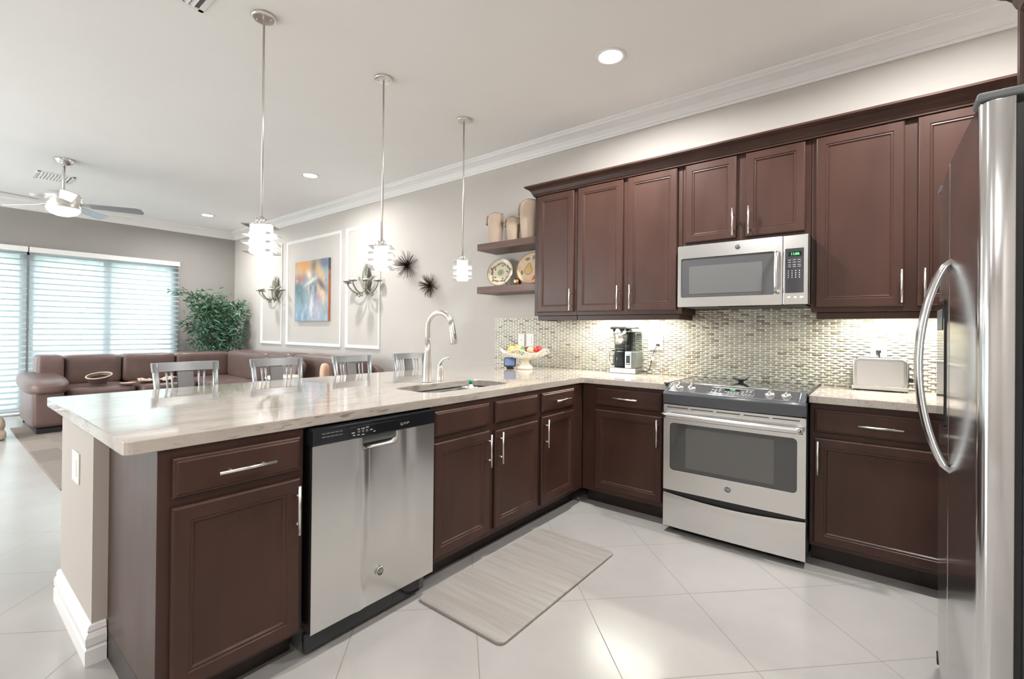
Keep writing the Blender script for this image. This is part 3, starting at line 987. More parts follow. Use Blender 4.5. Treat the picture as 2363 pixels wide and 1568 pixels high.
for x in (.085, .160, .583, .662):
    p_ = Vector(cpl(0, 0, .001, x, x, .50, .6))
    m = MB()
    M = Matrix.Translation(p_) @ Matrix.Rotation(R(24), 4, 'X')
    m.lathe([(0, 0), (.024, 0), (.0245, .004), (.021, .010), (.0185, .014), (0, .015)], 28, M=M)
    m.box(-.005, .005, -.021, .021, .012, .030, .004, M=M)
    m.build('knob', NICKEL, t)
# glass top with flanges resting on the worktops
m = MB()
m.box(.002, Wr - .002, .098, .706, .902, .922, .003)
m.build('cooktop', COOKG, t)
m = MB()
for x0, x1 in ((-.0055, .003), (Wr - .003, Wr + .0035)):
    m.box(x0, x1, .03, .66, .905, .9235, .002)
m.box(-.016, -.0065, .040, .070, .9148, .926, .003); 
m.build('side_trim', BLACK, t)
m = MB()
for bx, by, br_ in ((.20, .24, .095), (.56, .24, .115), (.20, .53, .115), (.56, .53, .08)):
    t2 = [(bx + br_ * math.cos(2 * PI * k / 48), by + br_ * math.sin(2 * PI * k / 48), .9222) for k in range(48)]
    m.tube(t2, .0008, n=4, closed=True)
m.build('burner_rings', GREYP, t)
# spoon rest on the cooktop
t = thing('spoon_rest', 'small dark glossy leaf-shaped spoon rest on the cooktop', 'spoon rest', (.971, -.263, .9225))
m = MB()
def sr_(u, v):
    a, b_ = (u - .5) * 2, (v - .5) * 2
    w_ = .040 * (max(0, 1 - abs(a) ** 3)) ** .5 + .0006
    return (a * .054, b_ * w_, .005 + .020 * a * a + .008 * b_ * b_ * (1 - a * a) + (.012 * a * a * a if a > 0 else 0))
m.grid(sr_, 24, 14)
o = m.build('dish', BLACKG, t); md = o.modifiers.new('th', 'SOLIDIFY'); md.thickness = .003; md.offset = 1
MB().lathe([(0, 0), (.018, 0), (.016, .005), (0, .006)], 20).build('foot', BLACKG, t)

# ---------------------------------------------------------------- microwave over the range
t = thing('microwave', 'stainless over-the-range microwave below the short wall cabinet', 'microwave', (.602, -.413, 1.417))
Wm, Hm = .756, .411
MB().box(.002, Wm - .002, .030, .400, .006, Hm).build('body', GREYP, t)
m = MB()
plate_with_hole(m, rrect(0, .624, 0, Hm, .004), rrect(.022, .582, .062, .325, .012), 0, .028)
dm = m.build('door', STEEL, t, bevel=.002)
MB().prism(rrect(.0225, .5815, .0625, .3245, .012), 'y', .004, .027).build('window', pm('microwave_glass', (.10, .10, .105), .07, coat=.6), dm)
MB().prism(rrect(.075, .515, .085, .270, .006), 'y', .003, .0039).build('screen', pm('microwave_screen', (.16, .16, .16), .15, coat=.4), dm)
m = MB()
m.tube([(.597, -.004, .318), (.597, -.030, .312), (.597, -.040, .285), (.597, -.042, .195), (.597, -.040, .105), (.597, -.030, .078), (.597, -.004, .072)], .0135, n=16, flat=.6)
m.build('handle', STEEL, dm)
emblem(dm, (.375, -.0022, .372), 0, .017)
m = MB()
m.box(.627, Wm, 0, .028, 0, Hm, .003)
mp_ = m.build('control_panel', STEEL, t)
MB().prism(rrect(.638, .733, .068, .332, .004), 'y', -.0014, -.0002).build('keypad', pm('keypad_grey', (.05, .052, .06), .12, coat=.4), mp_)
MB().box(.655, .722, -.0022, -.0015, .285, .312).build('display', BLACKG, mp_)
text('clock_digits', '11:06', .020, GREEN_E, mp_, (.689, -.0026, .298), (R(90), 0, 0))
m = MB()
rnd = random.Random(5)
for r_, z in enumerate((.262, .248, .233, .222, .196, .183, .170, .157)):
    k = 3 if r_ < 4 else 4
    for c_ in range(k):
        x = .652 + c_ * (.075 / k)
        w_ = .016 if r_ < 4 else .006
        m.box(x, x + w_, -.0022, -.0015, z, z + (.003 if r_ < 4 else .006))
m.build('printed_legend', MARK, mp_)
for x in (.650, .682, .714):
    MB().box(x, x + .018, -.003, .0, .035, .048, .002).build('button', WHITEP, mp_)
m = MB()
m.box(.03, Wm - .02, .04, .38, -.003, .006); m.box(.25, .48, .05, .12, -.006, -.002)
m.build('underside_vent', BLACK, t)

# ---------------------------------------------------------------- refrigerator (front faces -x)
t = thing('refrigerator', 'tall stainless side-by-side refrigerator at the right edge', 'refrigerator', (1.851, -2.135, 0))
Wf, Hf = .910, 1.768
MB().box(.078, .76, .006, Wf - .006, .03, 1.755, .004).build('cabinet', pm('fridge_side_black', (.022, .023, .025), .35), t)
MB().box(.066, .079, .012, Wf - .012, .09, 1.752).build('gasket', BLACK, t)
def fridge_door(y0, y1, name_first):
    m = MB()
    n = 20
    pts_ = []
    r = .018
    cxm = (y0 + y1) / 2; hw = (y1 - y0) / 2
    def bowx(y): return .010 * ((y - Wf / 2) / (Wf / 2)) ** 2
    out = [(.066, y0)]
    rn, rf = (.026, .004) if y0 < .1 else (.004, .022)
    for k in range(7):
        a = k / 6 * PI / 2
        out.append((bowx(y0 + rn) + rn - rn * math.sin(a), y0 + rn - rn * math.cos(a)))
    for k in range(1, n):
        y = y0 + rn + (y1 - rf - y0 - rn) * k / n
        out.append((bowx(y), y))
    for k in range(7):
        a = k / 6 * PI / 2
        out.append((bowx(y1 - rf) + rf - rf * math.cos(a), y1 - rf + rf * math.sin(a)))
    out.append((.066, y1))
    m.prism(out, 'z', .075, Hf)
    o = m.build('door', FSTEEL, t, bevel=.003)
    for p in o.data.polygons:
        p.use_smooth = abs(p.normal.z) < .5
    return o
d1 = fridge_door(0, .471, True)
d2 = fridge_door(.477, Wf, False)
for o_, y, ends in ((d1, .452, -1), (d2, .497, 1)):
    m = MB()
    pts_ = []
    for k in range(33):
        q = k / 32
        z = .832 + (1.470 - .832) * q
        pts_.append((.004 - .074 * math.sin(PI * q) ** .62, y, z))
    m.tube(pts_, [.017 if 0 < k < 32 else .012 for k in range(33)], n=16, flat=.62)
    m.build('handle', FSTEEL, o_)
m = MB()
plate = rrect(.565, .800, .94, 1.36, .02)
m.prism([(y, z) for y, z in plate], 'x', -.004, .004)
dsp = m.build('dispenser', BLACKG, d2)
MB().box(-.006, -.004, .60, .77, 1.26, 1.33, .001).build('control_pad', GREYP, dsp)
m = MB()
m.box(.004, .22, .006, .075, Hf + .001, Hf + .022, .006)
m.box(.02, .05, .02, .05, Hf + .0, Hf + .012)
m.build('hinge_cover', GREYP, t)
m = MB(); m.box(.004, .22, Wf - .075, Wf - .006, Hf + .001, Hf + .022, .006)
m.build('hinge_cover', GREYP, t)
MB().box(.03, .10, .02, Wf - .02, 0.0, .07).build('grille', GREYP, t)
m = MB(); m.box(.006, .012, Wf - .05, Wf - .02, .03, .065); m.build('foot', BLACK, t)

# ---------------------------------------------------------------- things on the worktop
t = thing('coffee_maker', 'stainless and black drip coffee maker with clear water tank on the back worktop', 'coffee maker', (-.030, -.155, ZC_T))
MB().box(0, .222, 0, .135, 0, .045, .006).build('base', STEEL, t)
MB().box(0, .128, .088, .135, .045, .372, .004).build('back_column', BLACK, t)
m = MB()
m.lathe([(0, .228), (.054, .228), (.067, .352), (.0, .352)], 40, c=(.066, .067, 0))
m.build('filter_basket', STEEL, t)
m = MB()
m.box(0, .128, .0, .135, .350, .374, .008); m.box(.100, .205, .03, .11, .355, .368, .005)
m.build('lid', BLACK, t)
m = MB()
m.box(.132, .222, .002, .135, .045, .175, .004)
bx_ = m.build('control_housing', pm('housing_grey', (.17, .19, .185), .4), t)
MB().box(.134, .186, -.0012, .002, .046, .174, .001).build('face_plate', STEEL, bx_)
MB().box(.143, .176, -.0025, -.0012, .070, .158, .001).build('control_strip', BLACKG, bx_)
MB().box(.146, .173, -.0032, -.0026, .143, .155).build('clock_display', BLUE_E, bx_)
for z in (.128, .116, .104, .092):
    for x in (.147, .162): MB().box(x, x + .010, -.0032, -.0026, z, z + .006).build('button', GREYP, bx_)
MB().box(.147, .172, -.0032, -.0026, .076, .085).build('button', WHITEP, bx_)
m = MB(); m.box(.136, .218, .008, .130, .176, .330, .008); wt = m.build('water_tank', JUG, t)
m = MB()
for x, y in ((.137, .009), (.217, .009), (.137, .129), (.217, .129)): m.box(x - .0015, x + .0015, y - .0015, y + .0015, .178, .330)
m.box(.135, .219, .007, .131, .330, .334, .001)
m.build('tank_frame', GREYP, wt)
m = MB()
m.lathe([(0, .050), (.050, .050), (.061, .075), (.061, .125), (.050, .165), (.043, .180), (.041, .180), (.048, .163), (.058, .125), (.058, .076), (.048, .053), (0, .053)], 32, c=(.070, .056, 0))
cr = m.build('carafe', JUG, t)
m = MB()
m.lathe([(0, .181), (.044, .181), (.042, .196), (.03, .202), (0, .202)], 28, c=(.070, .056, 0))
m.build('carafe_lid', BLACK, cr)
m = MB()
m.tube([(.036, .012, .178), (.014, -.014, .180), (.004, -.026, .150), (.006, -.026, .100), (.016, -.014, .066), (.030, .004, .066)], [.008, .009, .010, .010, .008, .006], n=12, flat=.8)
m.build('carafe_handle', STEEL, cr)
m = MB()
m.tube([(.222, .10, .02), (.262, .115, .012), (.285, .125, .03), (.296, .130, .09), (.303, .130, .130), (.320, .130, .185), (.335, .135, .218)], .0028, n=8)
m.build('power_cord', BLACK, t)
MB().box(.298, .322, .127, .128, .110, .140, M=None).build('cord_tag', WHITEP, t)

t = thing('toaster', 'brushed steel two-slot toaster on the right worktop', 'toaster', (1.560, -.175, ZC_T))
m = MB()
m.prism(rrect(.0, .250, .012, .192, .035, 8), 'y', 0.006, .148, bev=0)
bd = m.build('body', STEEL, t, bevel=.006, seg=3)
m = MB()
m.prism(rrect(.020, .232, .030, .172, .012, 4), 'y', .002, .0058); m.build('side_panel', pm('satin_steel', (.72, .71, .70), .42, 1.0), bd)
MB().box(-.004, .254, .004, .150, .006, .030, .004).build('base', STEEL, t)
for x in (.02, .23):
    for y in (.02, .13): MB().cyl((x, y, 0), (x, y, .008), .009, n=12).build('foot', BLACK, t)
m = MB(); m.box(.03, .22, .045, .068, .1915, .1928); m.box(.03, .22, .088, .111, .1915, .1928); m.build('slots', BLACK, t)
m = MB(); m.box(.250, .259, .065, .085, .05, .165); m.build('lever_slot', GREYP, t)
m = MB(); m.box(.258, .278, .055, .095, .055, .082, .006); m.box(.258, .268, .068, .082, .135, .142, .002); m.build('lever', BLACK, t)
m = MB(); m.tube([(.125, .150, .19), (.123, .156, .215), (.118, .163, .225)], .003, n=8); m.build('power_cord', BLACK, t)

# wall plates
def wall_plate(label, x0, x1, z0, z1, kind, y=-.0105, rz=0, group=None):
    W, H = x1 - x0, z1 - z0
    t = thing('wall_plate', label, 'wall plate', (x0, y, z0), rz)
    MB().box(0, W, -.005, 0, 0, H, .002).build('plate', WHITEP, t)
    return t, W, H
t, W_, H_ = wall_plate('blank white wall plate left of the light switch, behind the fruit bowl', -1.072, -.998, 1.098, 1.214, 0)
MB().cyl((W_ / 2, -.0062, H_ / 2), (W_ / 2, -.005, H_ / 2), .004, n=12).build('screw', GREYP, t)
t, W_, H_ = wall_plate('white plate with a paddle switch right of the fruit bowl', -.972, -.886, 1.098, 1.220, 0)
MB().box(W_ / 2 - .017, W_ / 2 + .017, -.009, -.004, H_ / 2 - .034, H_ / 2 + .034, .002).build('switch', WHITEP, t)
def recept(t, cx, H):
    m = MB(); m.box(cx - .017, cx + .017, -.0075, -.004, H / 2 - .034, H / 2 + .034, .002)
    f = m.build('receptacle', WHITEP, t)
    m = MB()
    for s in (-1, 1):
        for dx in (-.006, .006): m.box(cx + dx - .001, cx + dx + .001, -.0082, -.0074, H / 2 + s * .018 - .004, H / 2 + s * .018 + .004)
    m.build('slots', GREYP, f)
t, W_, H_ = wall_plate('double-width white outlet plate right of the coffee maker', .236, .356, 1.102, 1.226, 0)
recept(t, .033, H_)
MB().box(.085 - .017, .085 + .017, -.0075, -.004, H_ / 2 - .034, H_ / 2 + .034, .002).build('receptacle', WHITEP, t)
o = MB().box(.072, .098, -.030, -.0078, .034, .052, .004).build('plug', BLACK, t)
t, W_, H_ = wall_plate('white outlet plate behind the toaster', 1.640, 1.720, 1.098, 1.220, 0)
recept(t, W_ / 2, H_)
MB().box(W_ / 2 - .013, W_ / 2 + .013, -.030, -.0085, .034, .052, .004).build('plug', BLACK, t)
t = thing('wall_plate', 'white paddle switch plate on the end of the peninsula wall', 'wall plate', (-.963, -3.2065, .606))
MB().box(0, .128, -.005, 0, 0, .125, .002).build('plate', WHITEP, t)
for x in (.028, .066): MB().box(x, x + .033, -.008, -.004, .028, .096, .002).build('switch', WHITEP, t)

# fruit bowl
t = thing('fruit_bowl', 'cream lattice pedestal bowl of fruit in the corner of the worktop', 'bowl', (-.730, -.360, ZC_T))
CRM = pm('cream_ceramic', (.82, .76, .65), .25, coat=.3)
MB().lathe([(0, 0), (.068, 0), (.072, .006), (.070, .016), (.052, .034), (.036, .052), (.033, .068), (.042, .085), (.055, .092), (0, .096)], 40).build('pedestal', CRM, t)
m = MB()
def bowlp(a, q):
    r = .050 + .160 * q ** .85
    z = .090 + .068 * q ** 1.5 + (.018 * q ** 3) * math.cos(5 * a)
    return (r * math.cos(a), r * math.sin(a), z)
for k in range(40):
    for s in (-1, 1):
        m.tube([bowlp(2 * PI * k / 40 + s * q / 10 * .55, q / 10) for q in range(11)], .0030, n=5)
m.tube([bowlp(2 * PI * k / 80, 1.0) for k in range(80)], .0055, n=8, closed=True)
m.lathe([(0, .0895), (.052, .0895), (.062, .094), (.052, .097), (0, .097)], 32)
m.build('lattice_bowl', CRM, t)
def fruit(name, label, dx, dy, dz, r, col, sc=(1, 1, 1), rough=.35, stem=None):
    tt = thing(name, label, 'fruit', (-.730 + dx, -.360 + dy, ZC_T + dz), 0, 'fruit in the bowl')
    MB().ball((0, 0, 0), r, sub=3, scale=sc).build('flesh', pm(name + '_skin', col, rough, var=.15, vscale=(30, 30, 30)), tt)
    if stem: MB().cyl((0, 0, r * sc[2] * .9), (.003, 0, r * sc[2] + .010), .0018, n=8).build('stem', pm(name + '_stem', (.08, .05, .02), .7), tt)
fruit('lemon', 'pale yellow lemon at the left rim of the fruit bowl', -.110, -.045, .168, .033, (.80, .66, .16), (1.12, 1, 1))
fruit('peach', 'large pale orange peach in the fruit bowl', -.035, -.050, .172, .040, (.80, .46, .20))
fruit('green_pear', 'green pear at the front of the fruit bowl', .030, -.085, .155, .032, (.16, .36, .13), (1, 1, 1.05), stem=True)
fruit('apricot', 'pale pink-orange apricot right of the green pear', .085, -.040, .163, .034, (.78, .50, .33))
fruit('red_apple', 'red apple at the right rim of the fruit bowl', .140, .000, .172, .031, (.45, .03, .03), stem=True)
fruit('plum', 'dark red plum behind the green pear', .015, .010, .163, .030, (.20, .03, .05))
fruit('strawberry', 'small red strawberry in front of the red apple', .150, -.062, .172, .017, (.55, .04, .03), (1, 1, 1.2))
# small framed screen leaning at the foot of the bowl
t = thing('small_screen', 'small dark-framed blue screen leaning by the fruit bowl foot', 'device', (-.845, -.430, ZC_T))
t.rotation_euler = (R(-14), 0, R(28))
MB().box(-.052, .052, -.005, .007, .018, .100, .006).build('case', BLACK, t)
MB().box(-.044, .044, -.0062, -.0052, .026, .092, .001).build('display', pm('blue_screen', (.045, .085, .21), .2, emit=.12, ecol=(.15, .26, .6)), t)
MB().box(-.03, .03, -.012, .040, 0.006, .020, .004).build('stand', BLACK, t)
# ---------------------------------------------------------------- floating shelves and what stands on them
def shelf(label, z0, z1):
    o = MB().box(-1.370, -.6715, -.292, -.001, z0, z1, .002, 1).build('floating_shelf', SHELFW)
    tag(o, label, 'shelf', 'floating shelves')
shelf('upper walnut floating shelf holding three clay vases', 2.013, 2.076)
shelf('lower walnut floating shelf holding plates and a gold apple', 1.600, 1.664)
CLAY = pm('sand_clay', (.55, .43, .33), .75, var=.12, vscale=(14, 14, 6), bump=.15, bscale=50)
CLAY_D = pm('clay_knot', (.40, .30, .21), .8)
def vase(label, x, y, wb, wt, dp, h, rz=0):
    t = thing('clay_vase', label, 'vase', (x, y, 2.0765), rz, 'clay vases on the upper shelf')
    m = MB()
    def f(u, v, ins=0):
        a = 2 * PI * u
        if v < .8: q = v / .8
        else: q = 1.0
        k = q ** .75
        hw = wb + (wt - wb) * k - .012 * max(0, q - .75) * 4 * .6
        d = dp * (.75 + .3 * math.sin(PI * min(1, q * .8))) * (1 - .45 * q ** 3)
        p = 2.6
        c, s = math.cos(a), math.sin(a)
        L = (abs(c) ** p + abs(s) ** p) ** (-1 / p)
        z = q * (h - .035 * abs(c) ** 2 * q ** 4)
        g = 1.0 if v < .8 else 1 - (v - .8) / .2 * .12
        zz = z if v < .8 else z - (v - .8) / .2 * .08
        return (hw * c * L * g, d * s * L * g, zz)
    m.grid(f, 40, 24, closed_u=True)
    m.box(-wb * .9, wb * .9, -dp * .6, dp * .6, 0.0, .004)
    m.build('body', CLAY, t, recalc=True)
    for s in (-1, 1):
        m = MB()
        m.tube([(s * (wt + .002), -.01, h * .93), (s * (wt + .008), -.015, h * .80), (s * (wt + .006), -.018, h * .66)], [.008, .009, .007], n=8)
        m.tube([(s * (wt - .006), -.02, h * .68), (s * (wt + .014), -.022, h * .66), (s * (wt + .006), .004, h * .645)], .006, n=8)
        m.build('side_knot', CLAY_D, t)
vase('left clay vase with knotted sides on the upper shelf', -1.245, -.168, .058, .092, .055, .315)
vase('smallest clay vase, in the middle of the upper shelf', -1.045, -.148, .052, .074, .050, .252)
vase('tallest clay vase, at the right of the upper shelf by the cabinet', -.845, -.160, .075, .105, .060, .382)
# plates on stands
def plate(label, slabel, x, y, r, f, tilt=14, rz=12):
    t = thing('plate_stand', slabel, 'plate stand', (x, y + .012, 1.6645), R(rz), 'plate stands on the lower shelf')
    m = MB()
    for s in (-1, 1):
        m.tube([(s * .045, -.035, .018), (s * .045, -.030, .004), (s * .045, .01, .004), (s * .040, .055, .004), (s * .034, .030, .09)], .0035, n=8)
    m.tube([(-.045, .01, .004), (.045, .01, .004)], .0035, n=8)
    m.build('frame', BLACK, t)
    t = thing('decorative_plate', label, 'plate', (x, y, 1.6645 + .010), R(rz), 'plates on the lower shelf')
    M = Matrix.Translation((0, -.022, 0)) @ Matrix.Rotation(R(-tilt), 4, 'X') @ Matrix.Translation((0, 0, r)) @ Matrix.Rotation(R(90), 4, 'X')
    m = MB()
    nr, na = 44, 120
    t2 = bmesh.new()
    prof = lambda q: .004 + .018 * max(0, (q - .62) / .38) ** 1.4
    V = [[t2.verts.new((r * q / nr * math.cos(2 * PI * a / na), r * q / nr * math.sin(2 * PI * a / na), prof(q / nr))) for a in range(na)] for q in range(1, nr + 1)]
    c0 = t2.verts.new((0, 0, prof(0)))
    for a in range(na):
        t2.faces.new((c0, V[0][a], V[0][(a + 1) % na]))
        for q in range(nr - 1):
            t2.faces.new((V[q][a], V[q + 1][a], V[q + 1][(a + 1) % na], V[q][(a + 1) % na]))
    m._add(t2, 0, True)
    o = m.build('dish', CERAMIC, t)
    paint_points(o, lambda c: f(c.x / r, c.y / r))
    o.data.transform(M)
    md = o.modifiers.new('th', 'SOLIDIFY'); md.thickness = .004; md.offset = -1
def leaf(px, py, cx, cy, L, W, ang):
    c, s = math.cos(ang), math.sin(ang)
    x, y = (px - cx) * c + (py - cy) * s, -(px - cx) * s + (py - cy) * c
    q = x / L
    if abs(q) > 1: return False
    return abs(y) < W * (1 - q * q)
def paint1(x, y):
    rr = math.hypot(x, y); a = math.atan2(y, x)
    if rr > .95: return (.30, .24, .13)
    if rr < .24: return (.36, .42, .22) if rr > .10 else (.28, .36, .17)
    for k in range(10):
        th = k * 2 * PI / 10
        if leaf(x, y, .66 * math.cos(th), .66 * math.sin(th), .22, .085, th + 1.2 + .5 * (k % 2)): return (.27, .23, .10) if k % 3 else (.33, .33, .17)
        for j, (rr_, dt) in enumerate(((.80, .25), (.70, .33), (.50, .15))):
            if k % 2 == 0 and math.hypot(x - rr_ * math.cos(th + dt), y - rr_ * math.sin(th + dt)) < .055: return (.10, .04, .06)
    if abs(rr - .88) < .015: return (.40, .33, .2)
    return (.74, .66, .54)
def paint2(x, y):
    rr = math.hypot(x, y)
    if rr > .95: return (.45, .28, .14)
    d = math.hypot((x + .25), (y + .10) * .9); e_ = math.hypot(x + .22, y - .22)
    if d < .27 or e_ < .14: return (.70, .50, .22) if (d < .23 or e_ < .10) else (.38, .16, .05)
    if leaf(x, y, .25, -.55, .3, .12, .9): return (.62, .14, .06)
    for cx, cy, an in ((-.35, .62, .3), (.05, .72, 1.2), (.45, .45, 2.2), (.55, -.05, .6), (-.65, -.25, 1.6)):
        if leaf(x, y, cx, cy, .18, .09, an): return (.22, .23, .17)
    if abs(rr - .84) < .02: return (.60, .38, .2)
    return (.78, .60, .42)
plate('round plate painted with green olive sprigs on a black stand, left on the lower shelf', 'small black wire stand under the olive-sprig plate', -1.212, -.130, .140, paint1)
plate('peach-coloured plate painted with a pear, right end of the lower shelf', 'small black wire stand under the pear plate by the cabinet', -.835, -.130, .152, paint2)
t = thing('golden_apple', 'shiny gold apple ornament between the two plates', 'ornament', (-.985, -.150, 1.6645))
GOLD = pm('polished_gold', (.72, .47, .27), .15, 1.0)
MB().lathe([(0, .008), (.014, .001), (.026, .004), (.037, .024), (.041, .046), (.035, .064), (.020, .072), (.008, .066), (0, .060)], 32).build('body', GOLD, t)
m = MB(); m.tube([(0, 0, .062), (.003, 0, .078), (.008, 0, .090)], [.0022, .002, .003], n=8); m.build('stem', GOLD, t)
m = MB(); m.grid(lambda u, v: (.006 + u * .035, (v - .5) * .020 * math.sin(PI * u), .078 + .010 * math.sin(PI * u)), 8, 4); m.build('leaf', GOLD, t)

# ---------------------------------------------------------------- painting, sconces, urchins
t = thing('canvas_painting', 'abstract blue and orange canvas inside the middle wall panel', 'painting', (-4.955, -.002, 1.815))
W2, H2 = .475, .452
def blob(x, y, cx, cy, sx, sy, an=0):
    c, s = math.cos(an), math.sin(an)
    dx, dy = x - cx, y - cy
    a, b_ = (dx * c + dy * s) / sx, (-dx * s + dy * c) / sy
    return math.exp(-(a * a + b_ * b_))
def art(co):
    x, z = co.x / W2, co.z / H2   # -1..1
    if co.y > -.034 and abs(x) > .99:
        k = noise.noise(Vector((0, 3, z * 4)))
        return (.10, .09, .12) if z > .62 else (.52 + .12 * k, .13 + .09 * k, .035)
    if co.y > -.034: return (.12, .14, .17)
    n1 = noise.fractal(Vector((x * 1.6, z * 1.1, .3)), .8, 2.0, 4); n2 = noise.fractal(Vector((x * 5, z * 2.2, 4)), .7, 2.0, 4)
    c = Vector((.33, .40, .44))
    def mixc(c, col, k): k = max(0, min(1, k)); return c * (1 - k) + Vector(col) * k
    c = mixc(c, (.16, .23, .24), .8 * blob(x, z, -.75, .05, .5, .5) + .25 * n1)
    c = mixc(c, (.27, .37, .46), .9 * blob(x, z, -.7, -.9, .6, .35))
    c = mixc(c, (.62, .32, .14), 1.1 * blob(x + .1 * n1, z, -.45, .85, .62, .28, -.15))
    c = mixc(c, (.58, .42, .26), .9 * blob(x, z, -.8, .70, .4, .16))
    c = mixc(c, (.50, .22, .18), .8 * blob(x, z, -.75, .42, .35, .13))
    c = mixc(c, (.17, .20, .26), 1.2 * blob(x, z, .75, .88, .5, .22))
    c = mixc(c, (.10, .10, .10), .9 * blob(x, z, .22, .86, .16, .20))
    c = mixc(c, (.60, .42, .24), 1.0 * blob(x, z, .55, .50, .18, .5, .55))
    c = mixc(c, (.66, .46, .28), 1.0 * blob(x, z, .62, -.08, .22, .40, .6))
    c = mixc(c, (.42, .27, .33), .8 * blob(x, z, .45, -.22, .22, .16))
    c = mixc(c, (.14, .13, .17), .9 * blob(x, z, .62, .18, .12, .35, .9))
    c = mixc(c, (.75, .66, .50), 1.0 * blob(x, z, -.10, .52, .20, .12, -.8))
    c = mixc(c, (.12, .13, .13), .9 * blob(x, z, .12, .15, .22, .28) * (.5 + n2))
    c = mixc(c, (.72, .70, .68), 1.2 * blob(x + .06 * n2, z, .0, .30, .35, .07, .3) * (.6 + 1.2 * abs(n2)))
    c = mixc(c, (.62, .36, .27), .9 * blob(x, z, -.12, .02, .05, .22))
    c = mixc(c, (.66, .66, .70), 1.1 * blob(x, z, .02, -.48, .10, .28, -.12))
    c = mixc(c, (.48, .43, .50), .8 * blob(x, z, .3, -.75, .3, .35))
    c = mixc(c, (.20, .24, .28), .8 * max(0, n2 - .1) * (1 if z < .35 else .3))
    c = mixc(c, (.68, .70, .72), .7 * max(0, -n2 - .2) * (1 if z < .4 else .2))
    g = (c.x + c.y + c.z) / 3
    c = c + (c - Vector((g, g, g))) * .05
    c = Vector([max(.02, (k - .33) * 1.2 + .30) for k in c])
    return (c.x, c.y, c.z)
m = MB()
m.grid(lambda u, v: ((u * 2 - 1) * W2, -.038, (v * 2 - 1) * H2), 150, 150)
for s in (-1, 1):
    m.grid(lambda u, v: (s * W2, -.002 - .036 * u, (v * 2 - 1) * H2), 2, 60, sm=False)
    m.grid(lambda u, v: ((v * 2 - 1) * W2, -.002 - .036 * u, s * H2), 2, 60, sm=False)
m.box(-W2 + .004, W2 - .004, -.034, -.002, -H2 + .004, H2 - .004)
o = m.build('canvas', CANVAS, t)
paint_points(o, art)

PATINA = pm('verdigris_silver', (.33, .33, .27), .45, .6, var=.2, vscale=(30, 30, 30))
CANDLE = pm('candle_wax', (.82, .80, .74), .5)
def make_sconce():
    t = thing('wall_sconce', 'x', 'candle sconce', (0, 0, 0), 0, 'leafy candle sconces')
    rnd = random.Random(8)
    m = MB()
    m.tube([(0, -.012, -.20), (0, -.03, -.1), (0, -.03, .06), (0, -.02, .16)], [.02, .028, .022, .008], n=12)
    m.lathe([(0, .0), (.035, .0), (.035, .008), (0, .010)], 20, M=Matrix.Translation((0, -.001, -.08)) @ Matrix.Rotation(R(90), 4, 'X'))
    m.build('stem', PATINA, t)
    m = MB()
    for k in range(19):
        a = R(-88 + 176 * k / 18)
        L = .24 + .05 * rnd.random() - .10 * abs(math.sin(a))
        sp_ = math.sin(a)
        pts_ = []
        for q in range(7):
            f = q / 6
            out = .02 + .12 * abs(sp_) * f + .045 * math.sin(PI * f)
            pts_.append((sp_ * (.03 + .105 * f * f * (1.6 if abs(sp_) > .75 else .35) + .035 * math.sin(PI * f)), -.02 - .05 * math.sin(PI * f) * (1 - .5 * abs(sp_)), -.10 + L * f * (1.25 if abs(sp_) < .75 else .8)))
        m.tube(pts_, [.010, .017, .019, .017, .012, .007, .0015], n=6, flat=.3)
    m.build('leaves', PATINA, t)
    m = MB()
    m.tube([(-.02, -.02, .14), (-.035, -.02, .17), (-.015, -.02, .185), (0, -.02, .165), (.015, -.02, .185), (.035, -.02, .17), (.02, -.02, .14)], .004, n=6)
    m.tube([(0, -.02, .14), (0, -.02, .20)], [.006, .002], n=6)
    m.build('finial', PATINA, t)
    for dx, dy in ((-.30, -.10), (-.13, -.22), (.06, -.26), (.20, -.17), (.30, -.06)):
        m = MB()
        P = Vector((dx, dy, 0)).normalized(); L = math.hypot(dx, dy)
        pts_ = [P * 0.02 + Vector((0, -.02, -.14)), P * L * .35 + Vector((0, -.02, -.20)), P * L * .7 + Vector((0, -.01, -.17)), P * L + Vector((0, 0, -.09)), P * L + Vector((0, 0, -.055))]
        sm_ = []
        for a, b_ in zip(pts_, pts_[1:]):
            for q in range(4): sm_.append(a.lerp(b_, q / 4))
        sm_.append(pts_[-1])
        for _ in range(2):
            sm_ = [sm_[0]] + [(sm_[i - 1] + sm_[i] * 2 + sm_[i + 1]) / 4 for i in range(1, len(sm_) - 1)] + [sm_[-1]]
        m.tube(sm_, .0085, n=8)
        c = P * L * .45 + Vector((0, 0, -.19))
        m.tube([c + P * (.032 * (1 - q / 14) * math.cos(q * .55)) + Vector((0, 0, -.03 + .032 * (1 - q / 14) * math.sin(q * .55))) for q in range(13)], .005, n=6)
        ar = m.build('arm', PATINA, t)
        e = P * L
        MB().lathe([(0, 0), (.012, 0), (.052, .010), (.056, .016), (.050, .014), (0, .008)], 24, c=(e.x, e.y, -.058)).build('drip_cup', PATINA, ar)
        MB().cyl((e.x, e.y, -.048), (e.x, e.y, -.022), .030, n=20).build('candle', CANDLE, ar)
    return t
sc1 = make_sconce()
sc1.location = (-3.555, -.014, 1.905); sc1['label'] = 'leafy metal candle sconce in the right wall panel'
sc2 = copy_tree(sc1)
sc2.location = (-6.085, -.014, 1.905); sc2['label'] = 'leafy metal candle sconce in the left wall panel beside the plant'

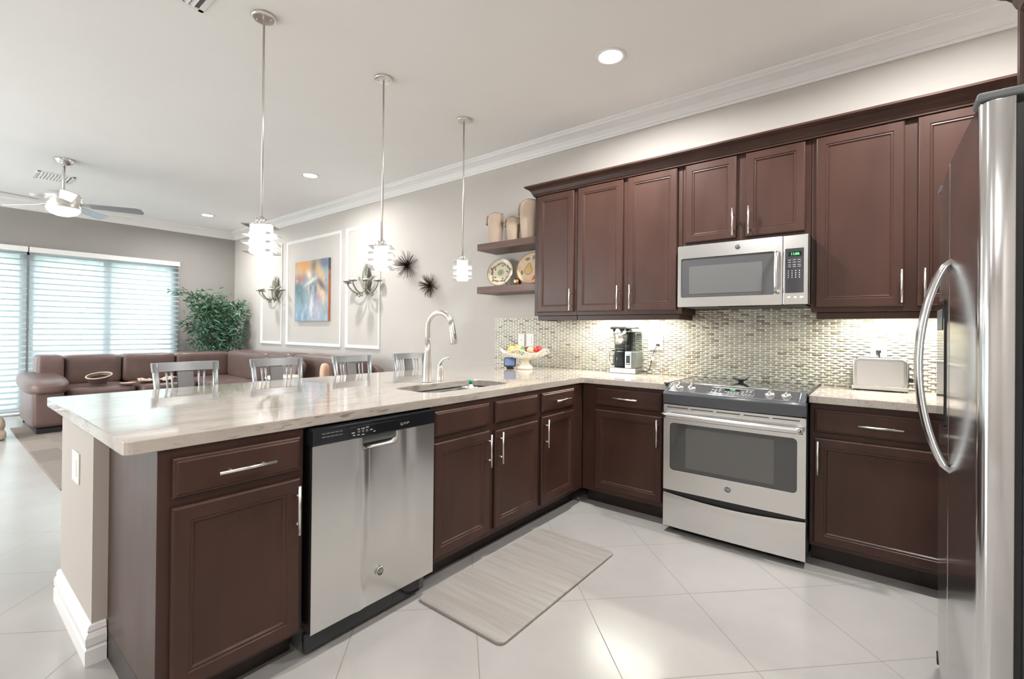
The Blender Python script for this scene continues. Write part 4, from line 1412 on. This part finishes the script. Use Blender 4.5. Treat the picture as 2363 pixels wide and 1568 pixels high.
BRONZE = pm('dark_bronze', (.13, .095, .08), .4, .5)
def urchin(label, x, z, r, seed):
    t = thing('wall_urchin', label, 'wall ornament', (x, -.012, z), 0, 'spiky wall urchins')
    rnd = random.Random(seed)
    m = MB()
    for k in range(95):
        d = Vector((rnd.gauss(0, 1), -abs(rnd.gauss(0, .75)) - .08, rnd.gauss(0, 1))).normalized()
        L = r * (.8 + .25 * rnd.random())
        m.cyl(d * .01, d * L + Vector((0, 0, 0)), .0032, .0020, n=5)
    m.build('spikes', BRONZE, t)
    m = MB(); m.ball((0, -.004, 0), .022, sub=2, scale=(1, .5, 1)); m.build('core', BRONZE, t)
urchin('larger spiky bronze wall urchin, behind the middle pendant', -2.752, 2.015, .185, 1)
urchin('smaller spiky bronze wall urchin, lower and further right', -2.352, 1.752, .145, 2)

# ---------------------------------------------------------------- pendants
ACRYL = pm('frosted_plate_glass', (.95, .95, .95), .25, trans=.45)
def make_pendant():
    t = thing('pendant_lamp', 'x', 'pendant lamp', (0, 0, 0), R(44), 'glass pendants above the peninsula')
    m = MB()
    m.lathe([(0, ZC), (.062, ZC), (.064, ZC - .004), (.064, ZC - .012), (.058, ZC - .016), (.050, ZC - .017), (0, ZC - .017)], 40)
    for a in (0, 180): m.cyl((.038 * math.cos(R(a)), .038 * math.sin(R(a)), ZC - .017), (.038 * math.cos(R(a)), .038 * math.sin(R(a)), ZC - .024), .005, n=12)
    m.build('canopy', NICKEL, t)
    MB().cyl((0, 0, 1.845), (0, 0, ZC - .017), .0062, n=14).build('rod', NICKEL, t)
    m = MB()
    for dx, dy in ((.018, .018), (-.018, .018), (.018, -.018), (-.018, -.018), (0, 0)):
        m.cyl((dx, dy, 1.832), (dx, dy, 1.866 if dx else 1.876), .0065 if dx else .010, n=12)
    for dx in (-.036, .036):
        for dy in (-.036, .036): m.cyl((dx, dy, 1.823), (dx, dy, 1.842), .0045, n=10)
    m.box(-.048, .048, -.048, .048, 1.826, 1.832)
    m.build('top_fitting', NICKEL, t)
    MB().box(-.078, .078, -.078, .078, 1.820, 1.8245, .0008, 1).build('top_plate', CHROME, t)
    for z in (1.765, 1.7175, 1.670):
        m = MB()
        plate_frame = [(-.078, .078, -.078, -.0455), (-.078, .078, .0455, .078), (-.078, -.0455, -.0455, .0455), (.0455, .078, -.0455, .0455)]
        outl, hol = [(-.078, -.078), (.078, -.078), (.078, .078), (-.078, .078)], [(-.0465, -.0465), (.0465, -.0465), (.0465, .0465), (-.0465, .0465)]
        t2 = bmesh.new(); ed = []
        for lp in (outl, hol):
            q = [t2.verts.new((x, y, z)) for x, y in lp]
            for a, b_ in zip(q, q[1:] + q[:1]): ed.append(t2.edges.new((a, b_)))
        bmesh.ops.triangle_fill(t2, edges=ed, use_beauty=True)
        r_ = bmesh.ops.extrude_face_region(t2, geom=list(t2.faces))
        for g in r_['geom']:
            if isinstance(g, bmesh.types.BMVert): g.co.z = z + .014
        bmesh.ops.recalc_face_normals(t2, faces=list(t2.faces))
        m._add(t2, 0, False)
        m.build('glass_plate', ACRYL, t)
    MB().box(-.043, .043, -.043, .043, 1.662, 1.818, .003).build('glass_column', SHADE_E, t)
    m = MB()
    for dx in (-.0445, .0445):
        for dy in (-.0445, .0445): m.cyl((dx, dy, 1.664), (dx, dy, 1.820), .0013, n=6)
    m.build('corner_pins', CHROME, t)
    return t
p1_ = make_pendant()
PX = -1.066
p1_.location = (PX, -2.418, 0); p1_['label'] = 'glass pendant lamp nearest the camera, left of the three'
for y, lb in ((-1.606, 'middle glass pendant lamp of the three, in front of the urchin'), (-.800, 'glass pendant lamp nearest the back wall, right of the three')):
    c = copy_tree(p1_); c.location = (PX, y, 0); c['label'] = lb

# recessed downlights
def downlight(x, y, label, watt):
    t = thing('recessed_light', label, 'recessed light', (x, y, ZC), 0, 'recessed ceiling lights')
    MB().lathe([(.072, -.0005), (.098, -.0005), (.098, -.006), (.088, -.009), (.074, -.004)], 40).build('trim_ring', TRIM, t)
    MB().lathe([(0, -.002), (.073, -.002), (.073, -.0035), (0, -.0045)], 36).build('lens', LAMP_E, t)
    l = bpy.data.lights.new('downlight_beam', 'AREA'); l.shape = 'DISK'; l.size = .14; l.energy = watt; l.color = (1, .992, .975); l.spread = R(165)
    o = bpy.data.objects.new('downlight_beam', l); COL.objects.link(o); o.parent = t; o.location = (0, 0, -.012)
downlight(.318, -.878, 'large round recessed ceiling light above the kitchen corner', DOWN_W)
downlight(-3.472, -.856, 'recessed ceiling light left of the middle pendant rod', DOWN_W * .62)
downlight(-6.60, -.858, 'smallest recessed ceiling light, far off above the plant', DOWN_W * .7)
for x, y in ((1.95, -.878), (.318, -3.0), (1.95, -3.0), (.318, -5.2), (1.95, -5.2), (-3.472, -4.9), (-6.6, -4.9)):  # extra downlights out of view, added to brighten the room
    downlight(x, y, 'unseen recessed ceiling light added for fill', DOWN_W * (0.15 if y == -3.0 else 0.8))

# under-cabinet strips
def strip(x0, x1, z, watt, label):
    t = thing('under_cabinet_light', label, 'light', ((x0 + x1) / 2, -.16, z), 0, 'under-cabinet light strips')
    MB().box(-(x1 - x0) / 2, (x1 - x0) / 2, -.02, .02, -.0125, -.0008, .003).build('housing', WHITEP, t)
    l = bpy.data.lights.new('strip_glow', 'AREA'); l.shape = 'RECTANGLE'; l.size = x1 - x0 - .02; l.size_y = .03; l.energy = watt; l.color = (1.0, .985, .84)
    o = bpy.data.objects.new('strip_glow', l); COL.objects.link(o); o.parent = t; o.location = (0, 0, -.0135)
strip(-.20, .40, 1.375, STRIP_W, 'white light strip under the wall cabinets above the coffee maker')
strip(1.55, 2.10, 1.371, STRIP_W, 'white light strip under the wall cabinet above the toaster')

# air vents
def vent(label, x0, x1, y0, y1):
    t = thing('air_vent', label, 'vent', ((x0 + x1) / 2, (y0 + y1) / 2, ZC), 0, 'white ceiling air vents')
    W, H = (x1 - x0) / 2, (y1 - y0) / 2
    m = MB()
    for a in ((-W, W, -H, -H + .025), (-W, W, H - .025, H), (-W, -W + .025, -H, H), (W - .025, W, -H, H), (-.012, .012, -H, H)):
        m.box(*a, -.008, -.0005, .001, 1)
    m.build('frame', TRIM, t)
    MB().box(-W + .02, W - .02, -H + .02, H - .02, -.0015, -.0006).build('duct_opening', GREYP, t)
    m = MB()
    n = int((2 * H - .05) / .028)
    for k in range(n):
        y = -H + .03 + k * .028
        M = Matrix.Translation((0, y + .01, -.006)) @ Matrix.Rotation(R(-30), 4, 'X')
        m.box(-W + .022, W - .022, -.011, .011, -.0008, .0008, M=M)
    m.build('louvres', TRIM, t)
vent('white ceiling air vent at the top edge left of the nearest pendant', -1.30, -.86, -3.00, -2.648)
vent('far white ceiling air vent behind the ceiling fan', -6.18, -5.80, -2.82, -2.50)
t = thing('smoke_detector', 'small white smoke detector on the ceiling left of the fan', 'smoke detector', (-7.20, -2.69, ZC))
MB().lathe([(0, -.0005), (.06, -.0005), (.06, -.02), (.045, -.032), (0, -.034)], 32).build('cover', TRIM, t)

# ---------------------------------------------------------------- ceiling fan
t = thing('ceiling_fan', 'five-blade nickel ceiling fan with round light in the living room', 'ceiling fan', (-5.10, -2.698, 0))
MB().lathe([(0, ZC), (.085, ZC), (.086, ZC - .008), (.074, ZC - .035), (.040, ZC - .062), (.024, ZC - .070), (0, ZC - .070)], 36).build('canopy', CHROME, t)
MB().cyl((0, 0, 2.66), (0, 0, ZC - .068), .013, n=16).build('downrod', NICKEL, t)
MB().lathe([(0, 2.672), (.06, 2.672), (.125, 2.655), (.150, 2.625), (.154, 2.600), (.148, 2.592), (.150, 2.585), (.150, 2.560), (.135, 2.530), (.142, 2.505), (.142, 2.492), (0, 2.492)], 48).build('motor_housing', NICKEL, t)
MB().lathe([(.136, 2.490), (.132, 2.470), (.105, 2.440), (.06, 2.420), (0, 2.412)], 40).build('light_bowl', SHADE_E, t)
FANB = pm('fan_blade_silver', (.45, .46, .48), .3, .75)
for k in range(5):
    a = R(-4 + 72 * k)
    M = Matrix.Rotation(a, 4, 'Z') @ Matrix.Translation((0, 0, 2.545)) @ Matrix.Rotation(R(-16), 4, 'X')
    m = MB()
    out = [(.215, -.050), (.60, -.066), (.655, -.052), (.675, .020), (.66, .064), (.215, .048)]
    m.prism(out, 'z', -.003, .003, bev=.0015)
    b_ = m.build('blade', FANB, t); b_.data.transform(M)
    m = MB()
    m.prism([(.11, -.028), (.24, -.045), (.265, 0), (.24, .043), (.11, .028)], 'z', .0035, .008, bev=.001)
    c_ = m.build('bracket', NICKEL, b_); c_.data.transform(M)

# ---------------------------------------------------------------- bar stools (seat faces +x toward the peninsula)
def make_stool():
    t = thing('bar_stool', 'x', 'bar stool', (0, 0, 0), 0, 'bar stools along the peninsula')
    m = MB(); m.pillow(-.02, .36, -.20, .20, .615, .675, e=.28, n=8); m.build('seat', SEATF, t)
    MB().box(0, .345, -.185, .185, .585, .618, .006).build('seat_frame', SILVER, t)
    def back(y, z):   # x of the back surface: leaning and curved
        return .012 - (z - .62) * .20 - .030 * (1 - (y / .18) ** 2)
    def hw(z): return .152 + (z - .62) * .048
    zt, zb_ = 1.040, .72
    for s in (-1, 1):
        m = MB()
        m.tube([(back(s * .17, z), s * (hw(z) - .016), z) for z in (.60, .70, .80, .90, zt - .006)], .027, n=4, flat=.6)
        m.build('back_post', SILVER, t)
    def rail(za, zb2, name):
        m = MB()
        n = 14
        def f(u, v):
            z = za + (zb2 - za) * v; y = (u * 2 - 1) * hw(z)
            return (back(y, z) - .011, y, z)
        def g(u, v):
            z = za + (zb2 - za) * v; y = (u * 2 - 1) * hw(z)
            return (back(y, z) + .011, y, z)
        m.grid(f, n, 2); m.grid(g, n, 2)
        for v in (0, 1):
            m.grid(lambda u, w_: tuple(Vector(f(u, v)).lerp(Vector(g(u, v)), w_)), n, 1, sm=False)
        for u in (0, 1):
            m.grid(lambda v, w_: tuple(Vector(f(u, v)).lerp(Vector(g(u, v)), w_)), 2, 1, sm=False)
        m.build(name, SILVER, t, recalc=True)
    rail(.990, zt, 'top_rail'); rail(.70, .735, 'lower_rail')
    for y, w_ in ((-.100, .006), (-.072, .006), (.072, .006), (.100, .006)):
        m = MB()
        m.tube([(back(y, z), y * (.88 + (z - .72) * .35), z) for z in (.73, .80, .87, .94, .995)], w_, n=4)
        m.build('back_slat', SILVER, t)
    m = MB()
    m.grid(lambda u, v: (back((u - .5) * .08, .73 + v * .265) - .004, (u - .5) * .082, .73 + v * .265), 6, 6)
    m.grid(lambda u, v: (back((u - .5) * .08, .73 + v * .265) + .004, (u - .5) * .082, .73 + v * .265), 6, 6)
    m.build('back_panel', pm('grey_lacquer', (.20, .20, .205), .35, .5), t)
    for sx_, sy_ in ((0, 1), (0, -1), (1, 1), (1, -1)):
        m = MB()
        m.tube([((.02, .32)[sx_], sy_ * .165, .59), ((-.035, .35)[sx_], sy_ * .19, .0)], .019, n=4)
        m.build('leg', SILVER, t)
    m = MB()
    for pts_ in ([(-.020, -.18, .2), (.338, -.18, .2)], [(-.020, .18, .2), (.338, .18, .2)], [(.338, -.18, .2), (.338, .18, .2)], [(-.02, -.18, .2), (-.02, .18, .2)]):
        m.tube(pts_, .010, n=8)
    m.build('footrest', SILVER, t)
    return t
st = make_stool()
sty = [-2.630, -2.105, -1.525, -.965]
lbs = ['silver bar stool nearest the camera, leftmost behind the peninsula', 'second silver bar stool from the left, behind the peninsula', 'third silver bar stool from the left, behind the peninsula', 'silver bar stool nearest the back wall, seen left of the faucet']
for i, y in enumerate(sty):
    o = st if i == 0 else copy_tree(st)
    o.location = (-1.470, y, 0); o['label'] = lbs[i]; o.rotation_euler = (0, 0, R((2, -2, 2, -1)[i]))

# ---------------------------------------------------------------- floor coverings
o = MB().prism(arc(.500, -2.155, .03, 270, 360) + arc(.500, -1.225, .03, 0, 90) + arc(.055, -1.225, .03, 90, 180) + arc(.055, -2.155, .03, 180, 270), 'z', .0005, .014).build('floor_mat', MATM, bevel=.004)
tag(o, 'pale wood-pattern cushioned mat on the tile in front of the sink', 'floor mat')
o = MB().box(-1.68, 1.68, -1.05, 1.05, .0005, .012, .003).build('area_rug', RUGM, loc=(-4.86, -1.90, 0))
tag(o, 'taupe and grey patchwork rug in the living room', 'rug')

# ---------------------------------------------------------------- sectional sofa
SOFX = .013
t = thing('sectional_sofa', 'brown leather L-shaped sectional sofa in front of the glass door', 'sofa', (0, 0, SOFX))
m = MB()
m.box(-6.95, -5.93, -2.60, -.25, .06, .30, .03, 3); m.box(-5.95, -3.02, -1.15, -.25, .06, .30, .03, 3)
m.build('base', LEATHER, t)
m = MB()
for k, (a, b_) in enumerate(((-2.55, -1.86), (-1.85, -1.16))):
    q = MB(); q.pillow(-6.70, -5.90, a, b_, .285, .485, e=.30, n=10); q.build('seat_cushion', LEATHER, t)
q = MB(); q.pillow(-6.70, -5.70, -1.15, -.42, .285, .485, e=.30, n=10); q.build('seat_cushion', LEATHER, t)
for a, b_ in ((-5.69, -4.75), (-4.74, -3.90), (-3.89, -3.03)):
    q = MB(); q.pillow(a, b_, -1.18, -.42, .285, .485, e=.30, n=10); q.build('seat_cushion', LEATHER, t)
for k, (a, b_) in enumerate(((-2.47, -1.885), (-1.88, -1.255), (-1.25, -.47))):
    q = MB(); q.pillow(-6.93, -6.58, a, b_, .46, .855, e=.24, n=12, M=None); q.build('back_cushion', LEATHER, t)
q = MB(); q.pillow(-6.95, -6.52, -2.73, -2.475, .30, .865, e=.24, n=12); q.build('back_corner', LEATHER, t)
for a, b_, M_ in ((-6.55, -5.15, None), (-5.14, -4.45, None), (-4.44, -3.05, None)):
    q = MB(); q.pillow(a, b_, -.60, -.26, .46, .90 if a > -5.5 else .885, e=.24, n=12); q.build('back_cushion', LEATHER, t)
q = MB(); q.pillow(-3.055, -2.90, -1.10, -.25, .06, .70, e=.2, n=10); q.build('arm_rest', LEATHER, t)
q = MB(); q.pillow(-7.02, -6.90, -2.70, -.35, .08, .80, e=.2, n=10); q.build('back_frame', LEATHER, t)
q = MB(); q.pillow(-6.55, -2.95, -.27, -.16, .08, .82, e=.2, n=10); q.build('back_frame', LEATHER, t)
q = MB(); q.pillow(-7.00, -5.80, -2.84, -2.565, .055, .53, e=.16, n=14); q.build('arm_rest', LEATHER, t)
q = MB(); q.pillow(-6.95, -5.74, -2.90, -2.50, .46, .635, e=.55, n=14, M=Matrix.Translation((-6.345, 0, .52)) @ Matrix.Rotation(R(3.5), 4, 'Y') @ Matrix.Translation((6.345, 0, -.52))); q.build('arm_cushion', LEATHER, t)
MB().box(-6.75, -5.84, -2.80, -2.59, .0, .058, .004).build('plinth', BLACK, t)
for x, y in ((-6.90, -2.78), (-3.10, -1.08), (-3.10, -.30), (-6.85, -.32)):
    MB().box(x - .03, x + .03, y - .03, y + .03, 0, .07).build('foot', BLACK, t)
q = MB(); q.pillow(-.24, .24, -.09, .09, -.20, .20, e=.55, n=10)
o = q.build('throw_cushion', LEATHER, None, loc=(-4.02, -.78, .69), rot=(R(-18), R(9), R(-6)))
tag(o, 'wrinkled brown leather cushion leaning on the right half of the sofa', 'cushion')
# small things on the sofa
t = thing('pouch_bag', 'brown leather pouch with cream rim on the left sofa seat', 'bag', (-6.12, -2.22, .532))
t.rotation_euler = (R(0), R(24), R(0))
def pouch(u, v):
    a = 2 * PI * u
    q = min(1, v / .75)
    k = .70 + .30 * q
    z = .115 * q + .02 * math.cos(a) * q
    if v > .75: k *= 1 - (v - .75) / .25 * .25; z -= (v - .75) / .25 * .03
    return (.075 * k * math.sin(a), .125 * k * math.cos(a), z * .9)
m = MB(); m.grid(pouch, 32, 14, closed_u=True); m.box(-.05, .05, -.08, .08, 0, .01); m.build('body', LEATHER, t, recalc=True)
TAN = pm('cream_piping', (.60, .47, .36), .6)
m = MB(); m.tube([pouch(k / 32, .75) for k in range(32)], .008, n=8, closed=True); m.build('rim', TAN, t)
t = thing('folded_cloth', 'crumpled beige cloth on the sofa seat left of the first bar stool', 'cloth', (-6.10, -1.60, .499))
m = MB()
def cloth(u, v):
    x, y = (u - .5) * .22, (v - .5) * .42
    return (x, y, .012 + .065 * abs(noise.noise(Vector((u * 3, v * 5, 1)))) + .05 * abs(v - .5) * (1 + math.sin(9 * u)) * .6)
m.grid(cloth, 20, 34)
o = m.build('fabric', TAN, t); md = o.modifiers.new('th', 'SOLIDIFY'); md.thickness = .006
t = thing('pink_dish', 'small shallow pink dish on the sofa seat', 'dish', (-5.98, -1.95, .499))
MB().lathe([(0, 0), (.05, 0), (.085, .022), (.088, .026), (.080, .024), (.05, .006), (0, .005)], 32).build('dish', pm('pink_glaze', (.62, .42, .35), .3), t)
q = MB(); q.pillow(-.05, .05, -.05, .05, 0, .35, e=.6, n=8)
o = q.build('bolster_pillow', pm('peach_velvet', (.72, .47, .34), .8), None, loc=(-3.35, -.72, .498), rot=(R(0), 0, 0))
tag(o, 'peach upright bolster behind the third bar stool', 'pillow')
t = thing('side_table', 'round cream side table seen through the second bar stool', 'table', (-3.00, -1.365, .0005))
MB().lathe([(0, .745), (.16, .745), (.165, .75), (.162, .765), (.15, .772), (0, .774)], 40).build('table_top', CRM, t)
MB().cyl((0, 0, .02), (0, 0, .746), .022, n=16).build('pedestal', CRM, t)
MB().lathe([(0, 0), (.13, 0), (.13, .012), (.03, .026), (0, .026)], 32).build('foot', CRM, t)

# ---------------------------------------------------------------- indoor tree
t = thing('indoor_tree', 'tall leafy green artificial tree in the corner behind the sofa', 'plant', (-7.22, -.46, 0))
MB().lathe([(0, 0), (.15, 0), (.19, .30), (.20, .32), (.18, .32), (.17, .28), (0, .28)], 32).build('pot', pm('dark_pot', (.06, .05, .045), .5), t)
BARK = pm('cane_bark', (.16, .075, .045), .7, var=.3, vscale=(20, 20, 4))
rnd = random.Random(11)
m = MB()
tips = []
for k in range(6):
    a = 2 * PI * k / 6 + .4
    p0 = Vector((.05 * math.cos(a), .05 * math.sin(a), .27))
    top = Vector((.12 * math.cos(a), .30 * math.sin(a), 1.46 + .30 * rnd.random()))
    pts_ = []
    for q in range(9):
        f = q / 8
        pts_.append(p0.lerp(top, f) + Vector((.03 * math.sin(f * 5 + k), .04 * math.sin(f * 4 + 2 * k), 0)))
    m.tube(pts_, [.014 - .009 * q / 8 for q in range(9)], n=7)
    for q in range(4, 9):
        for j in range(4):
            f = pts_[q]
            th = rnd.random() * 2 * PI
            L = .20 + .22 * rnd.random()
            e_ = f + Vector((L * .75 * math.cos(th), L * math.sin(th), L * (.45 * rnd.random())))
            e_.y = min(e_.y, .36); e_.x = max(e_.x, -.42)
            mid = f.lerp(e_, .5) + Vector((0, 0, .05))
            m.tube([f, mid, e_], [.005, .004, .002], n=5)
            tips.append((f, mid, e_))
m.build('stems', BARK, t)
LEAF = pm('leaf_green', (.075, .18, .105), .42, var=.55, vscale=(9, 9, 9))
t_ = bmesh.new()
def add_leaf(p, d, L, W, roll):
    d = d.normalized(); s = d.cross(Vector((0, 0, 1)))
    if s.length < .1: s = Vector((1, 0, 0))
    s.normalize(); s.rotate(Matrix.Rotation(roll, 3, d))
    n_ = d.cross(s)
    c = [p, p + d * L * .3 + s * W - n_ * .003, p + d * L * .3 - s * W - n_ * .003, p + d * L * .65 + s * W * .8 + Vector((0, 0, -.006)), p + d * L * .65 - s * W * .8 + Vector((0, 0, -.006)), p + d * L + Vector((0, 0, -.02))]
    for q in c:
        if q.y > .43: q.y = .43
    v = [t_.verts.new(q) for q in c]
    for q in ((0, 1, 2), (2, 1, 3, 4), (4, 3, 5)):
        f = t_.faces.new([v[i] for i in q]); f.smooth = True
for f, mid, e_ in tips:
    for q in range(22):
        s_ = rnd.random()
        p = f.lerp(mid, s_ * 2) if s_ < .5 else mid.lerp(e_, s_ * 2 - 1)
        p = p + Vector((rnd.gauss(0, .03), rnd.gauss(0, .03), rnd.gauss(0, .03)))
        d = (e_ - f).normalized() + Vector((rnd.gauss(0, .8), rnd.gauss(0, .8), rnd.gauss(-.1, .6)))
        add_leaf(p, d, .065 + .05 * rnd.random(), .008 + .004 * rnd.random(), rnd.random() * 2)
for k in range(1300):
    z = .86 + .85 * rnd.random()
    y = rnd.gauss(-.03, .23); x = rnd.gauss(.02, .16)
    if abs(y) > .45 or x < -.45: continue
    add_leaf(Vector((x, y, z)), Vector((rnd.gauss(0, 1), rnd.gauss(0, 1), rnd.gauss(0, .7))), .07 + .05 * rnd.random(), .009, rnd.random() * 2)
m = MB(); m._add(t_, 0, True)
o = m.build('foliage', LEAF, t); o['kind'] = 'stuff'

# ---------------------------------------------------------------- stone figure at the left edge
t = thing('stone_statue', 'beige stone seated animal statue cut by the left edge', 'statue', (-5.90, -3.17, 0))
STONE = pm('sand_stone', (.50, .42, .33), .8, var=.12, vscale=(8, 8, 8), bump=.2, bscale=40)
m = MB()
m.pillow(-.16, .16, -.14, .14, .0, .10, e=.4, n=8)
m.ball((0, -.03, .20), .14, scale=(1, .95, 1.05)); m.ball((.03, .075, .16), .085, scale=(1, .7, 1.15)); m.ball((.10, .02, .06), .06, scale=(1.2, 1, .9))
m.ball((.02, -.05, .36), .10, scale=(1, .9, .95)); m.ball((.09, -.05, .33), .055); m.ball((-.02, .03, .38), .05, scale=(.4, 1, 1.1)); m.ball((-.02, -.13, .38), .05, scale=(.4, 1, 1.1))
o = m.build('figure', STONE, t)
rm = o.modifiers.new('fuse', 'REMESH'); rm.mode = 'VOXEL'; rm.voxel_size = .012; rm.use_smooth_shade = True

# ---------------------------------------------------------------- outside the glass door
o = MB().box(-30, XL - .16, -16, 12, -.14, -.10).build('patio_ground', pm('pale_pavers', (.62, .62, .60), .8, var=.1, vscale=(2, 2, 2)))
struct(o)
o = MB().box(XL - .16, 20, -30, YF - .16, -.14, -.10).build('yard_ground', pm('pale_concrete', (.60, .60, .58), .8, var=.1, vscale=(2, 2, 2)))
struct(o)
PATIO = pm('patio_chair_blue', (.30, .38, .46), .6)
def patio_chair(label, x, y, rz):
    t = thing('patio_chair', label, 'chair', (x, y, -.10), rz, 'patio chairs outside')
    MB().box(-.25, .25, -.25, .25, .40, .44, .01).build('seat', PATIO, t)
    MB().box(-.27, -.23, -.25, .25, .44, .93, .01).build('backrest', PATIO, t)
    for a in (-.22, .22):
        for b_ in (-.22, .22): MB().cyl((a, b_, 0), (a, b_, .41), .018, n=10).build('leg', PATIO, t)
patio_chair('left patio chair seen through the shade above the sofa', -10.3, -2.35, R(200))
patio_chair('right patio chair seen through the shade above the sofa', -10.6, -.75, R(160))
t = thing('patio_table', 'patio table between the two outdoor chairs', 'table', (-10.9, -1.55, -.10))
MB().lathe([(0, .80), (.52, .80), (.52, .835), (0, .835)], 32).build('table_top', PATIO, t)
MB().cyl((0, 0, 0), (0, 0, .80), .05, n=14).build('pedestal', PATIO, t)
SHRUB = pm('garden_leaf', (.60, .74, .66), .6, var=.2, vscale=(3, 3, 3))
def garden_tree(label, x, y, h, r, seed):
    t = thing('garden_tree', label, 'tree', (x, y, -.10), 0, 'garden trees beyond the patio')
    rnd = random.Random(seed)
    MB().tube([(0, 0, 0), (.1, .05, h * .4), (.05, .1, h * .8)], [.12, .09, .04], n=8).build('trunk', BARK, t)
    tb = bmesh.new()
    for k in range(900):
        th, ph = rnd.random() * 2 * PI, math.acos(2 * rnd.random() - 1)
        rr = r * (rnd.random() ** .4)
        p = Vector((rr * math.cos(th) * math.sin(ph), rr * math.sin(th) * math.sin(ph), h * .72 + rr * 1.1 * math.cos(ph)))
        a = Vector((rnd.gauss(0, 1), rnd.gauss(0, 1), rnd.gauss(0, 1))).normalized(); b_ = a.orthogonal().normalized()
        s = .16 + .12 * rnd.random()
        v = [tb.verts.new(p + a * s), tb.verts.new(p + b_ * s * .45), tb.verts.new(p - a * s), tb.verts.new(p - b_ * s * .45)]
        tb.faces.new(v)
    m = MB(); m._add(tb, 0, False)
    o = m.build('foliage', SHRUB, t); o['kind'] = 'stuff'
for i, (x, y, h, r, lb) in enumerate(((-14.5, -1.2, 3.6, 1.5, 'garden tree behind the right pane of the glass door'), (-15.5, -4.9, 4.2, 1.7, 'garden tree behind the middle pane of the glass door'), (-14.0, -8.6, 3.8, 1.6, 'garden tree behind the left edge of the glass door'), (-16.5, 2.4, 4.0, 1.7, 'garden tree behind the right end of the glass door'))):
    garden_tree(lb, x, y, h, r, i + 20)
